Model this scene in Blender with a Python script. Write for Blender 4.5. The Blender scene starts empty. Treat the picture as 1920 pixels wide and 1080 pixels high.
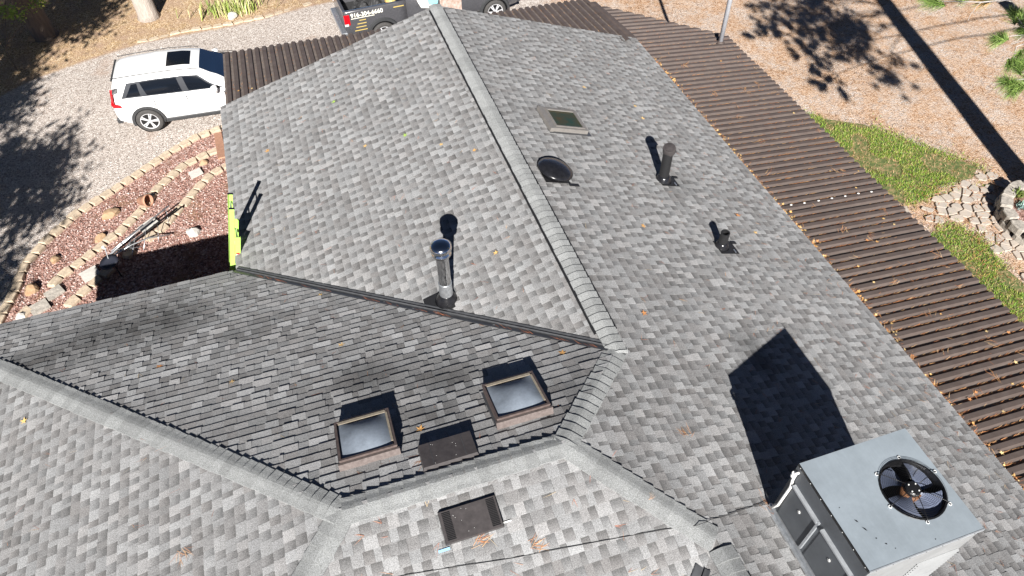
import bpy, bmesh, math, random
import numpy as np
from mathutils import Vector, Matrix
R = random.Random(7)
rad = math.radians
scn = bpy.context.scene
C = scn.collection

# ------------------------------------------------------------------ camera, sky, sun, exposure
cam = bpy.data.cameras.new('camera'); camo = bpy.data.objects.new('camera', cam); C.objects.link(camo)
cam.sensor_width = 36.0; cam.lens = 24.956; cam.clip_start = 0.1; cam.clip_end = 2000
AZ, PI_, RO = 0.30742, 0.85173, -0.01389
fw = Vector((math.sin(AZ)*math.cos(PI_), math.cos(AZ)*math.cos(PI_), -math.sin(PI_)))
rt = Vector((math.cos(AZ), -math.sin(AZ), 0)); up = rt.cross(fw)
r2 = rt*math.cos(RO) + up*math.sin(RO); u2 = up*math.cos(RO) - rt*math.sin(RO)
M = Matrix((r2, u2, -fw)).transposed().to_4x4(); M.translation = Vector((-3.1543, -5.1750, 12.6425))
camo.matrix_world = M
scn.camera = camo
SUN = Vector((0.2347, 0.8088, -0.5392)).normalized()          # direction the light travels
elev = math.asin(-SUN.z); az = math.atan2(-SUN.x, -SUN.y)     # where the sun stands, clockwise from +Y
w = bpy.data.worlds.new('World'); scn.world = w; w.use_nodes = True
nt = w.node_tree; bg = nt.nodes['Background']
sky = nt.nodes.new('ShaderNodeTexSky'); sky.sky_type = 'NISHITA'; sky.sun_disc = False
sky.sun_elevation = elev; sky.sun_rotation = az
sky.altitude = 1800; sky.air_density = 0.25; sky.dust_density = 0.1         # clear dry mountain air
nt.links.new(sky.outputs[0], bg.inputs[0]); bg.inputs[1].default_value = 0.05
sl = bpy.data.lights.new('sun', 'SUN'); sl.energy = 5.0; sl.angle = rad(0.5); sl.color = (1.0, 0.97, 0.93)
so = bpy.data.objects.new('sun', sl); C.objects.link(so)
so.rotation_euler = SUN.to_track_quat('-Z', 'Y').to_euler(); so.location = (-10, -30, 40)
scn.view_settings.view_transform = 'Standard'; scn.view_settings.look = 'None'
scn.view_settings.exposure = 1.14; scn.view_settings.gamma = 1.0
scn.render.engine = 'CYCLES'

# ------------------------------------------------------------------ materials
MT = {}
def mat(name, col, rough=0.7, metal=0.0, var=None, bump=None, attr=None, spec=None, coat=0, stretch=None, alpha=None, trans=0, emis=None, var2=None):
    """principled; var = (scale, amount[, second colour]), bump = (scale, strength, distance)"""
    m = bpy.data.materials.new(name); m.use_nodes = True; t = m.node_tree; N = t.nodes; L = t.links
    b = N['Principled BSDF']; b.inputs['Roughness'].default_value = rough; b.inputs['Metallic'].default_value = metal
    if spec is not None: b.inputs['Specular IOR Level'].default_value = spec
    if coat: b.inputs['Coat Weight'].default_value = coat; b.inputs['Coat Roughness'].default_value = 0.05
    if trans: b.inputs['Transmission Weight'].default_value = trans
    if alpha is not None: b.inputs['Alpha'].default_value = alpha
    geo = N.new('ShaderNodeNewGeometry'); pos = geo.outputs['Position']
    if stretch:
        mp = N.new('ShaderNodeMapping'); mp.inputs['Scale'].default_value = stretch; L.new(pos, mp.inputs[0]); pos = mp.outputs[0]
    if attr:
        a = N.new('ShaderNodeAttribute'); a.attribute_name = attr; src = a.outputs['Color']
    else:
        c = N.new('ShaderNodeRGB'); c.outputs[0].default_value = (*col, 1); src = c.outputs[0]
    if var:
        n = N.new('ShaderNodeTexNoise'); n.inputs['Scale'].default_value = var[0]; n.inputs['Detail'].default_value = 5; n.inputs['Roughness'].default_value = 0.65
        L.new(pos, n.inputs['Vector'])
        if len(var) > 2:
            rp = N.new('ShaderNodeValToRGB'); rp.color_ramp.elements[0].position = 0.5-var[1]/2; rp.color_ramp.elements[1].position = 0.5+var[1]/2
            L.new(n.outputs[0], rp.inputs[0]); mx = N.new('ShaderNodeMix'); mx.data_type = 'RGBA'
            L.new(rp.outputs[0], mx.inputs['Factor']); L.new(src, mx.inputs['A']); mx.inputs['B'].default_value = (*var[2], 1); src = mx.outputs['Result']
        else:
            mr = N.new('ShaderNodeMapRange'); mr.inputs[1].default_value = 0.28; mr.inputs[2].default_value = 0.72
            mr.inputs[3].default_value = 1-var[1]; mr.inputs[4].default_value = 1+var[1]; L.new(n.outputs[0], mr.inputs[0])
            vm = N.new('ShaderNodeVectorMath'); vm.operation = 'SCALE'; L.new(src, vm.inputs[0]); L.new(mr.outputs[0], vm.inputs['Scale']); src = vm.outputs[0]
    for v2 in (var2 or ()):                                   # wear: broad uneven fading and streaks
        mp = N.new('ShaderNodeMapping'); mp.inputs['Scale'].default_value = v2[0]; L.new(geo.outputs['Position'], mp.inputs[0])
        n = N.new('ShaderNodeTexNoise'); n.inputs['Scale'].default_value = 1.0; n.inputs['Detail'].default_value = 6; n.inputs['Roughness'].default_value = 0.7; L.new(mp.outputs[0], n.inputs['Vector'])
        mr = N.new('ShaderNodeMapRange'); mr.inputs[1].default_value = 0.3; mr.inputs[2].default_value = 0.7; mr.inputs[3].default_value = 1-v2[1]; mr.inputs[4].default_value = 1+v2[1]; L.new(n.outputs[0], mr.inputs[0])
        vm = N.new('ShaderNodeVectorMath'); vm.operation = 'SCALE'; L.new(src, vm.inputs[0]); L.new(mr.outputs[0], vm.inputs['Scale']); src = vm.outputs[0]
    L.new(src, b.inputs['Base Color'])
    if emis: b.inputs['Emission Color'].default_value = (*emis, 1)
    if bump:
        n2 = N.new('ShaderNodeTexNoise'); n2.inputs['Scale'].default_value = bump[0]; n2.inputs['Detail'].default_value = 4; L.new(pos, n2.inputs['Vector'])
        bp = N.new('ShaderNodeBump'); bp.inputs['Strength'].default_value = bump[1]; bp.inputs['Distance'].default_value = bump[2]
        L.new(n2.outputs[0], bp.inputs['Height']); L.new(bp.outputs[0], b.inputs['Normal'])
    MT[name] = m
    return m

mat('shingle', None, 0.95, attr='Col', var=(95, 0.6), bump=(90, 0.6, 0.006), spec=0.2, var2=(((.9, .9, .9), .06), ((2.5, 7, 3), .05)))
mat('cap', (0.235, 0.24, 0.237), 0.95, var=(95, 0.6), bump=(90, 0.6, 0.006), spec=0.2, var2=(((1.2, 1.2, 1.2), .12), ((7, 7, 7), .12)))
mat('deck', (0.05, 0.045, 0.04), 0.9)
mat('black_plastic', (0.012, 0.012, 0.013), 0.55, var=(30, 0.3))
mat('black_gloss', (0.012, 0.012, 0.014), 0.22, var=(14, 0.4), bump=(25, 0.15, 0.01))
mat('flashing_grey', (0.075, 0.077, 0.082), 0.42, 0.3, var=(9, 0.25))
mat('drip_edge', (0.25, 0.25, 0.25), 0.5, 0.3, var=(8, 0.2))
mat('metal_brown', (0.078, 0.058, 0.050), 0.55, 0.1, var=(5, 0.45, (0.105, 0.083, 0.073)), bump=(14, 0.12, 0.01), var2=(((.6, 4, 1), .15),))
mat('metal_dusty', (0.075, 0.060, 0.053), 0.8, 0.0, var=(7, 0.5, (0.19, 0.155, 0.135)), bump=(20, 0.2, 0.01))
mat('chrome', (0.62, 0.62, 0.62), 0.13, 1.0, bump=(6, 0.1, 0.02))
mat('galv', (0.5, 0.52, 0.54), 0.38, 0.8, var=(16, 0.25))
mat('mast_grey', (0.42, 0.43, 0.46), 0.5, 0.3, var=(10, 0.15))
mat('vent_brown', (0.048, 0.042, 0.042), 0.5, var=(12, 0.3))
mat('bronze_frame', (0.06, 0.042, 0.038), 0.6, var=(18, 0.5, (0.12, 0.09, 0.08)), bump=(40, 0.3, 0.004))
mat('pale_lip', (0.085, 0.066, 0.06), 0.7, var=(25, 0.5, (0.17, 0.14, 0.13)), bump=(40, 0.4, 0.006))
mat('cream_frame', (0.30, 0.255, 0.19), 0.6, var=(20, 0.25))
mat('acrylic', (0.195, 0.225, 0.265), 0.7, var=(2.5, 0.35), spec=0.1, var2=(((30, 30, 30), .08),))  # reflected sky is baked into this blue-grey base colour
mat('sky_frame_grey', (0.21, 0.195, 0.18), 0.45, 0.2, var=(12, 0.15))
mat('dark_glass', (0.015, 0.045, 0.034), 0.08, var=(4, 0.5, (0.06, 0.04, 0.018)), spec=0.25)
mat('siding', (0.16, 0.10, 0.07), 0.8, var=(4, 0.25))
mat('wood_brown', (0.14, 0.075, 0.045), 0.8, var=(8, 0.4), stretch=(6, 6, 1))
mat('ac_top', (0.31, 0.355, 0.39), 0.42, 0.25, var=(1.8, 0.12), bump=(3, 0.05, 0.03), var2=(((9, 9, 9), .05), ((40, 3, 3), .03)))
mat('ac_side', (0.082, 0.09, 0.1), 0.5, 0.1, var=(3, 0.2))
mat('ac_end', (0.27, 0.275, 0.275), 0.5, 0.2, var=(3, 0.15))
mat('ac_trim', (0.42, 0.44, 0.46), 0.4, 0.4, var=(10, 0.2))
mat('fan_blade', (0.12, 0.14, 0.20), 0.2, 0.0, spec=0.8)  # base tinted blue to show sky glints on the blades
mat('fan_dark', (0.01, 0.01, 0.011), 0.4)
mat('rust', (0.20, 0.09, 0.04), 0.6, 0.3, var=(20, 0.4))
mat('pvc', (0.78, 0.77, 0.74), 0.4)
mat('white_paint', (0.80, 0.80, 0.79), 0.25, coat=0.6)
mat('auto_glass', (0.006, 0.008, 0.012), 0.08, spec=0.25)
mat('windshield', (0.012, 0.025, 0.055), 0.04, spec=0.9)
mat('cladding', (0.035, 0.036, 0.038), 0.55, var=(10, 0.2))
mat('pillar_trim', (0.04, 0.043, 0.05), 0.65, spec=0.2)
mat('tyre', (0.05, 0.047, 0.045), 0.85, var=(20, 0.3))
mat('alloy', (0.55, 0.55, 0.56), 0.35, 0.15)
mat('red_lamp', (0.45, 0.006, 0.012), 0.15, coat=0.5)
mat('clear_lamp', (0.6, 0.58, 0.57), 0.15)
mat('truck_paint', (0.035, 0.036, 0.040), 0.28, var=(26, 0.75, (0.09, 0.088, 0.095)), coat=0.5)
mat('bed_liner', (0.025, 0.025, 0.026), 0.7, var=(15, 0.3))
mat('letter', (0.75, 0.72, 0.62), 0.5); mat('letter_yellow', (0.48, 0.36, 0.12), 0.5)
mat('wrap_white', (0.8, 0.78, 0.72), 0.4); mat('wrap_cyan', (0.25, 0.68, 0.78), 0.4)
mat('wrap_picture', (0.55, 0.44, 0.40), 0.5, var=(9, 0.5, (0.22, 0.14, 0.09)))
mat('ladder_green', (0.40, 0.62, 0.13), 0.45, var=(12, 0.12))
mat('aluminium', (0.6, 0.6, 0.6), 0.35, 0.8)
mat('sticker_red', (0.6, 0.03, 0.02), 0.5)
mat('block', (0.46, 0.37, 0.27), 0.95, var=(14, 0.3), bump=(40, 0.5, 0.01))
mat('block_grey', (0.33, 0.30, 0.26), 0.95, var=(10, 0.4), bump=(30, 0.6, 0.015))
mat('stone_white', (0.47, 0.45, 0.41), 0.9, var=(8, 0.15), bump=(20, 0.4, 0.01))
mat('stone_tan', (0.37, 0.27, 0.17), 0.9, var=(6, 0.5, (0.33, 0.19, 0.10)), bump=(14, 0.6, 0.02))
mat('flagstone', (0.34, 0.31, 0.28), 0.95, var=(5, 0.6, (0.48, 0.40, 0.32)), bump=(25, 0.4, 0.01))
mat('concrete', (0.42, 0.36, 0.30), 0.95, var=(6, 0.2))
mat('terracotta', (0.42, 0.22, 0.14), 0.85, var=(12, 0.2))
mat('dish_navy', (0.018, 0.02, 0.03), 0.5)
mat('lava', None, 0.95, attr='Col', bump=(60, 0.5, 0.01))
mat('litter', None, 0.85, attr='Col')
mat('leaf', None, 0.6, attr='Col')
mat('bark', (0.20, 0.155, 0.125), 0.95, var=(3, 0.5, (0.10, 0.08, 0.065)), bump=(9, 1.0, 0.05), stretch=(4, 4, 0.7))
mat('pale_bark', (0.42, 0.37, 0.32), 0.95, var=(3, 0.4, (0.26, 0.22, 0.19)), bump=(9, 0.8, 0.04), stretch=(4, 4, 0.7))
mat('pine_bark', (0.22, 0.13, 0.09), 0.95, var=(3, 0.5, (0.09, 0.06, 0.05)), bump=(7, 1.0, 0.06), stretch=(3, 3, 0.8))
mat('twig_grey', (0.36, 0.33, 0.30), 0.9, var=(10, 0.2))
mat('cable_black', (0.01, 0.01, 0.01), 0.5)
mat('tape_blue', (0.25, 0.45, 0.66), 0.6)
mat('screw', (0.7, 0.7, 0.68), 0.4)

def nodes_of(name):
    m = bpy.data.materials.new(name); m.use_nodes = True; MT[name] = m
    return m.node_tree, m.node_tree.nodes, m.node_tree.links, m.node_tree.nodes['Principled BSDF']
def tex(N, L, kind, pos, scale, detail=4, rough=0.6):
    n = N.new('ShaderNodeTexNoise' if kind == 'n' else 'ShaderNodeTexVoronoi'); n.inputs['Scale'].default_value = scale
    if kind == 'n': n.inputs['Detail'].default_value = detail; n.inputs['Roughness'].default_value = rough
    L.new(pos, n.inputs['Vector']); return n
def ramp(N, L, src, stops):
    r = N.new('ShaderNodeValToRGB'); e = r.color_ramp.elements
    while len(e) < len(stops): e.new(0.5)
    for i, (p, c) in enumerate(stops): e[i].position = p; e[i].color = (*c, 1)
    L.new(src, r.inputs[0]); return r.outputs[0]
def mixc(N, L, f, a, b):
    m = N.new('ShaderNodeMix'); m.data_type = 'RGBA'; L.new(f, m.inputs['Factor']); L.new(a, m.inputs['A']); L.new(b, m.inputs['B']); return m.outputs['Result']
def sep(N, L, col):
    s = N.new('ShaderNodeSeparateColor'); L.new(col, s.inputs[0]); return s.outputs
def math_(N, L, op, a, b=None, clamp=False):
    m = N.new('ShaderNodeMath'); m.operation = op; m.use_clamp = clamp
    for i, v in enumerate((a, b)):
        if v is None: continue
        if isinstance(v, (int, float)): m.inputs[i].default_value = v
        else: L.new(v, m.inputs[i])
    return m.outputs[0]

def ground_material():
    t, N, L, b = nodes_of('ground'); b.inputs['Roughness'].default_value = 0.95; b.inputs['Specular IOR Level'].default_value = 0.2
    pos = N.new('ShaderNodeNewGeometry').outputs['Position']
    # gravel: pale crushed stone, pieces of 3 to 5 cm
    v1 = tex(N, L, 'v', pos, 31); v2 = tex(N, L, 'v', pos, 56); big = tex(N, L, 'n', pos, 0.55, 4)
    s1 = sep(N, L, v1.outputs['Color']); s2 = sep(N, L, v2.outputs['Color'])
    g1 = ramp(N, L, s1[0], [(0.0, (0.10, 0.08, 0.07)), (0.2, (0.29, 0.245, 0.21)), (0.55, (0.49, 0.43, 0.385)), (0.85, (0.66, 0.61, 0.56)), (1.0, (0.80, 0.77, 0.73))])
    g2 = ramp(N, L, s2[1], [(0.0, (0.15, 0.115, 0.09)), (0.4, (0.38, 0.32, 0.28)), (1.0, (0.66, 0.60, 0.55))])
    gr = mixc(N, L, ramp(N, L, s2[2], [(0.45, (0, 0, 0)), (0.5, (1, 1, 1))]), g1, g2)
    soil = ramp(N, L, tex(N, L, 'n', pos, 20, 5).outputs[0], [(0.3, (0.24, 0.15, 0.10)), (0.7, (0.46, 0.33, 0.25))])
    bare = ramp(N, L, big.outputs[0], [(0.60, (0, 0, 0)), (0.72, (0.6, 0.6, 0.6))])
    gr = mixc(N, L, bare, gr, soil)
    # needle duff over pale gravel (east side): stretched noises in two directions for fibres
    def fib(sc, rot):
        mp = N.new('ShaderNodeMapping'); mp.inputs['Scale'].default_value = sc; mp.inputs['Rotation'].default_value = (0, 0, rot); L.new(pos, mp.inputs[0])
        return tex(N, L, 'n', mp.outputs[0], 1.0, 5, 0.7).outputs[0]
    f1 = fib((5, 34, 1), 0.35); f2 = fib((30, 6, 1), -0.5)
    nd1 = ramp(N, L, f1, [(0.35, (0.06, 0.035, 0.02)), (0.43, (0.27, 0.13, 0.06)), (0.5, (0.42, 0.245, 0.13)), (0.56, (0.64, 0.54, 0.45)), (0.66, (0.38, 0.20, 0.09))])
    nd2 = ramp(N, L, f2, [(0.37, (0.07, 0.04, 0.022)), (0.46, (0.33, 0.175, 0.085)), (0.54, (0.58, 0.45, 0.34)), (0.65, (0.40, 0.21, 0.095))])
    nd = mixc(N, L, ramp(N, L, s2[0], [(0.4, (0, 0, 0)), (0.6, (1, 1, 1))]), nd1, nd2)
    patch = ramp(N, L, tex(N, L, 'n', pos, 1.1, 7, 0.75).outputs[0], [(0.44, (0, 0, 0)), (0.56, (1, 1, 1))])
    east = mixc(N, L, patch, nd, mixc(N, L, ramp(N, L, f1, [(0.46, (0, 0, 0)), (0.54, (1, 1, 1))]), gr, nd))
    # leaf litter under the trees (north west)
    lt = ramp(N, L, s1[1], [(0.0, (0.15, 0.095, 0.05)), (0.35, (0.36, 0.24, 0.13)), (0.75, (0.52, 0.37, 0.22)), (1.0, (0.68, 0.56, 0.40))])
    lit = mixc(N, L, ramp(N, L, tex(N, L, 'n', pos, 2.2, 5).outputs[0], [(0.4, (0, 0, 0)), (0.65, (0.7, 0.7, 0.7))]), lt, soil)
    a = N.new('ShaderNodeAttribute'); a.attribute_name = 'Zone'; z = sep(N, L, a.outputs['Color'])
    nz = tex(N, L, 'n', pos, 2.6, 6, 0.75).outputs[0]
    def edge(ch): return math_(N, L, 'MULTIPLY', math_(N, L, 'SUBTRACT', math_(N, L, 'ADD', ch, math_(N, L, 'MULTIPLY', nz, 0.9)), 0.84), 4.0, True)
    col = mixc(N, L, edge(z[0]), soil, gr); col = mixc(N, L, edge(z[1]), col, east); col = mixc(N, L, edge(z[2]), col, lit)
    L.new(col, b.inputs['Base Color'])
    bp = N.new('ShaderNodeBump'); bp.inputs['Strength'].default_value = 0.7; bp.inputs['Distance'].default_value = 0.02
    L.new(math_(N, L, 'ADD', v1.outputs['Distance'], math_(N, L, 'MULTIPLY', f1, 0.6)), bp.inputs['Height']); L.new(bp.outputs[0], b.inputs['Normal'])
ground_material()
def bed_material():
    t, N, L, b = nodes_of('bed'); b.inputs['Roughness'].default_value = 0.95; b.inputs['Specular IOR Level'].default_value = 0.2
    pos = N.new('ShaderNodeNewGeometry').outputs['Position']
    v = tex(N, L, 'v', pos, 26); s = sep(N, L, v.outputs['Color'])
    c1 = ramp(N, L, s[0], [(0, (0.10, 0.05, 0.04)), (0.4, (0.27, 0.15, 0.12)), (0.8, (0.40, 0.26, 0.22)), (1, (0.58, 0.46, 0.42))])
    dirt = ramp(N, L, tex(N, L, 'n', pos, 14, 5).outputs[0], [(0.3, (0.15, 0.08, 0.05)), (0.7, (0.32, 0.19, 0.12))])
    m = ramp(N, L, tex(N, L, 'n', pos, 0.9, 5).outputs[0], [(0.55, (0, 0, 0)), (0.66, (1, 1, 1))])
    L.new(mixc(N, L, m, c1, dirt), b.inputs['Base Color'])
    bp = N.new('ShaderNodeBump'); bp.inputs['Strength'].default_value = 0.8; bp.inputs['Distance'].default_value = 0.02
    L.new(v.outputs['Distance'], bp.inputs['Height']); L.new(bp.outputs[0], b.inputs['Normal'])
bed_material()
def lawn_material():
    t, N, L, b = nodes_of('lawn'); b.inputs['Roughness'].default_value = 0.95
    pos = N.new('ShaderNodeNewGeometry').outputs['Position']
    c = ramp(N, L, tex(N, L, 'n', pos, 9, 6, 0.7).outputs[0], [(0.3, (0.05, 0.07, 0.02)), (0.5, (0.10, 0.13, 0.035)), (0.62, (0.28, 0.2, 0.1)), (0.75, (0.45, 0.3, 0.17))])
    L.new(c, b.inputs['Base Color'])
lawn_material()

# ------------------------------------------------------------------ mesh helpers
class MB:
    def __init__(s): s.v = []; s.f = []; s.c = None
    def add(s, vs, fs, col=None):
        o = len(s.v); s.v += [tuple(p) for p in vs]; s.f += [tuple(i+o for i in f) for f in fs]
        if col is not None:
            if s.c is None: s.c = []
            for f in fs: s.c.append([col[i] for i in f] if isinstance(col, list) else [col]*len(f))
    def box(s, x0, x1, y0, y1, z0, z1, X=None, col=None, bev=0.0):
        if bev:
            b = bev; vs = []
            for (z, i) in ((z0, b), (z0+b, 0), (z1-b, 0), (z1, b)):
                vs += [(x0+i, y0+i, z), (x1-i, y0+i, z), (x1-i, y1-i, z), (x0+i, y1-i, z)]
            fs = [(3, 2, 1, 0), (12, 13, 14, 15)]
            for k in range(3):
                for j in range(4): fs.append((4*k+j, 4*k+(j+1) % 4, 4*k+4+(j+1) % 4, 4*k+4+j))
        else:
            vs = [(x0, y0, z0), (x1, y0, z0), (x1, y1, z0), (x0, y1, z0), (x0, y0, z1), (x1, y0, z1), (x1, y1, z1), (x0, y1, z1)]
            fs = [(3, 2, 1, 0), (4, 5, 6, 7), (0, 1, 5, 4), (1, 2, 6, 5), (2, 3, 7, 6), (3, 0, 4, 7)]
        if X is not None: vs = [X @ Vector(p) for p in vs]
        s.add(vs, fs, col); return s
    def tube(s, pts, r, n=8, cap=True, col=None):
        pts = [Vector(p) for p in pts]; rs = r if isinstance(r, (list, tuple)) else [r]*len(pts); vs = []; fs = []
        ref = None
        for i, p in enumerate(pts):
            d = (pts[min(i+1, len(pts)-1)]-pts[max(i-1, 0)]).normalized()
            if ref is None: ref = d.orthogonal().normalized()
            a = (ref-d*ref.dot(d)).normalized(); ref = a; b = d.cross(a)
            for k in range(n):
                t = 2*math.pi*k/n; vs.append(p+(a*math.cos(t)+b*math.sin(t))*rs[i])
        for i in range(len(pts)-1):
            for k in range(n): fs.append((i*n+k, i*n+(k+1) % n, (i+1)*n+(k+1) % n, (i+1)*n+k))
        if cap: fs.append(tuple(range(n-1, -1, -1))); fs.append(tuple((len(pts)-1)*n+k for k in range(n)))
        s.add(vs, fs, col); return s
    def lathe(s, prof, n=24, X=None, col=None, cap=True):
        vs = []; fs = []
        for (r, z) in prof:
            for k in range(n): t = 2*math.pi*k/n; vs.append((r*math.cos(t), r*math.sin(t), z))
        for i in range(len(prof)-1):
            for k in range(n): fs.append((i*n+k, i*n+(k+1) % n, (i+1)*n+(k+1) % n, (i+1)*n+k))
        if cap and prof[0][0] > 1e-4: fs.append(tuple(range(n-1, -1, -1)))
        if cap and prof[-1][0] > 1e-4: fs.append(tuple((len(prof)-1)*n+k for k in range(n)))
        if X is not None: vs = [X @ Vector(p) for p in vs]
        s.add(vs, fs, col); return s
    def grid(s, fn, nu, nv, col=None):
        vs = [fn(i/nu, j/nv) for j in range(nv+1) for i in range(nu+1)]
        fs = [(j*(nu+1)+i, j*(nu+1)+i+1, (j+1)*(nu+1)+i+1, (j+1)*(nu+1)+i) for j in range(nv) for i in range(nu)]
        s.add(vs, fs, col); return s
    def prism(s, poly, z0, z1, X=None, col=None):
        n = len(poly); vs = [(x, y, z0) for x, y in poly]+[(x, y, z1) for x, y in poly]
        fs = [tuple(range(n-1, -1, -1)), tuple(range(n, 2*n))]+[(i, (i+1) % n, n+(i+1) % n, n+i) for i in range(n)]
        if X is not None: vs = [X @ Vector(p) for p in vs]
        s.add(vs, fs, col); return s
    def build(s, name, m, parent=None, smooth=False, mesh_only=False):
        me = bpy.data.meshes.new(name); me.from_pydata([tuple(p) for p in s.v], [], s.f)
        if m: me.materials.append(MT[m])
        if s.c is not None:
            at = me.color_attributes.new('Col', 'FLOAT_COLOR', 'CORNER')
            at.data.foreach_set('color', np.array([(*c, 1.0) for f in s.c for c in f], dtype=np.float32).ravel())
        if smooth: me.polygons.foreach_set('use_smooth', [True]*len(me.polygons))
        me.update()
        if mesh_only: return me
        return link(name, me, parent)
def link(name, data, parent=None):
    o = bpy.data.objects.new(name, data); C.objects.link(o)
    if parent is not None: o.parent = parent
    return o
def tag(o, label=None, cat=None, group=None, kind=None):
    if label: o['label'] = label
    if cat: o['category'] = cat
    if group: o['group'] = group
    if kind: o['kind'] = kind
    return o
def thing(name, label, cat, loc=(0, 0, 0), rz=0, group=None):
    o = link(name, None); o.location = loc; o.rotation_euler = (0, 0, rz); return tag(o, label, cat, group)
def T(x=0, y=0, z=0): return Matrix.Translation((x, y, z))
def RZ(a): return Matrix.Rotation(a, 4, 'Z')
def RX(a): return Matrix.Rotation(a, 4, 'X')
def RY(a): return Matrix.Rotation(a, 4, 'Y')
def jit(c, a): k = 1+R.uniform(-a, a); return tuple(x*k for x in c)

# ------------------------------------------------------------------ roof geometry (ground z = 0)
HR = 4.6                                                     # main ridge height
m1, m2, m3, m4, m5 = 0.2994, 0.3396, 0.3235, 0.3169, 0.3065
EX, WX, YN, YS = 5.292, -5.2725, 10.352, -11.5              # east eave, west eave, north gable, south end
HB = 0.448; YB = -HB/m3; XE = -HB/m2; XW = -3.973           # cross ridge (higher): y, east end, west end
YC = YB-HB/m5                                               # where the south ridge starts on x = 0
DROP = m1*(-WX)                                             # eave below main ridge
YV = DROP/m3                                                # north eave of the wing
XH = XW-(HB+DROP)/m4; YP = YB-(HB+DROP)/m5                  # west eave of the wing, its south eave
class Plane:
    def __init__(s, z0, gx, gy):                             # z = HR + z0 + gx x + gy y
        s.z0, s.gx, s.gy = z0, gx, gy; s.n = Vector((-gx, -gy, 1)).normalized()
        g = Vector((gx, gy, gx*gx+gy*gy)).normalized(); s.v = g; s.u = g.cross(s.n)
    def z(s, x, y): return HR+s.z0+s.gx*x+s.gy*y
    def P(s, x, y, h=0): return Vector((x, y, s.z(x, y)))+s.n*h
    def frame(s, x, y, h=0):                                 # local x = u (along eave), y = upslope, z = normal
        M = Matrix((s.u, s.v, s.n)).transposed().to_4x4(); M.translation = s.P(x, y, h); return M
P1 = Plane(0, m1, 0); P2 = Plane(0, -m2, 0); P3 = Plane(0, 0, -m3)
P4 = Plane(HB-m4*XW, m4, 0); P5 = Plane(HB-m5*YB, 0, m5); P6 = Plane(0, m1, 0)

house = thing('house', 'single storey house with grey asphalt shingle roof and brown metal porch roof', 'house')

# ---- ground
def seg_d(px, py, pts):
    d = 1e9
    for (a, b) in zip(pts[:-1], pts[1:]):
        ax, ay = a; bx, by = b; vx, vy = bx-ax, by-ay; t = max(0, min(1, ((px-ax)*vx+(py-ay)*vy)/(vx*vx+vy*vy)))
        d = min(d, math.hypot(px-ax-vx*t, py-ay-vy*t))
    return d
def inside(px, py, poly):
    r = False; n = len(poly)
    for i in range(n):
        (x1, y1), (x2, y2) = poly[i], poly[(i+1) % n]
        if (y1 > py) != (y2 > py) and px < (x2-x1)*(py-y1)/(y2-y1)+x1: r = not r
    return r
def sm(a, b, x): t = max(0, min(1, (x-a)/(b-a))); return t*t*(3-2*t)
NEDGE = [(-30, 14.5), (-14, 17.3), (-12.56, 18.2), (-11.7, 18.9), (-10.28, 19.5), (-8.3, 20.15), (-5.4, 20.3), (-2.5, 20.8), (3, 21.4), (9, 23), (40, 34)]
def ny(x):
    for (a, b) in zip(NEDGE[:-1], NEDGE[1:]):
        if a[0] <= x <= b[0]: return a[1]+(b[1]-a[1])*(x-a[0])/(b[0]-a[0])
    return 20
def ground():
    x0, x1, y0, y1, st = -24.0, 30.0, -16.0, 36.0, 0.3
    nx, nyy = int((x1-x0)/st), int((y1-y0)/st); vs = []; fs = []; zc = []
    for j in range(nyy+1):
        for i in range(nx+1):
            x, y = x0+i*st, y0+j*st
            z = 0.018*math.sin(x*1.3+y*0.7)*math.sin(y*1.1-x*0.4)
            if y > ny(x)+0.3: z += 0.04*min(4, y-ny(x)-0.3)*0.5
            vs.append((x, y, z))
            north = sm(-0.7, 0.5, y-ny(x)); east = sm(4.5, 8.5, x+0.15*(y-14))
            zc.append(((1-north)*(1-0.45*east), east, north*(1-east), 1))
    fs = [(j*(nx+1)+i, j*(nx+1)+i+1, (j+1)*(nx+1)+i+1, (j+1)*(nx+1)+i) for j in range(nyy) for i in range(nx)]
    B = len(vs); far = 700
    ring = [(x0, y0), (x1, y0), (x1, y1), (x0, y1)]
    vs += [(-far, -far, -0.2), (far, -far, -0.2), (far, far, -0.2), (-far, far, -0.2)]; zc += [(0.3, 0.6, 0.4, 1)]*4
    c = [0, nx, (nyy+1)*(nx+1)-1, nyy*(nx+1)]
    bot = list(range(0, nx+1)); rgt = [j*(nx+1)+nx for j in range(nyy+1)]; top = [nyy*(nx+1)+i for i in range(nx, -1, -1)]; lft = [j*(nx+1) for j in range(nyy, -1, -1)]
    for e, (a, b) in zip((bot, rgt, top, lft), ((B, B+1), (B+1, B+2), (B+2, B+3), (B+3, B))):
        fs.append(tuple([a, b]+e[::-1]))
    me = bpy.data.meshes.new('ground'); me.from_pydata(vs, [], fs); me.materials.append(MT['ground'])
    at = me.color_attributes.new('Zone', 'FLOAT_COLOR', 'POINT'); at.data.foreach_set('color', np.array(zc, dtype=np.float32).ravel())
    me.polygons.foreach_set('use_smooth', [True]*len(me.polygons)); me.update()
    return tag(link('ground', me), kind='structure')
ground()

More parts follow.
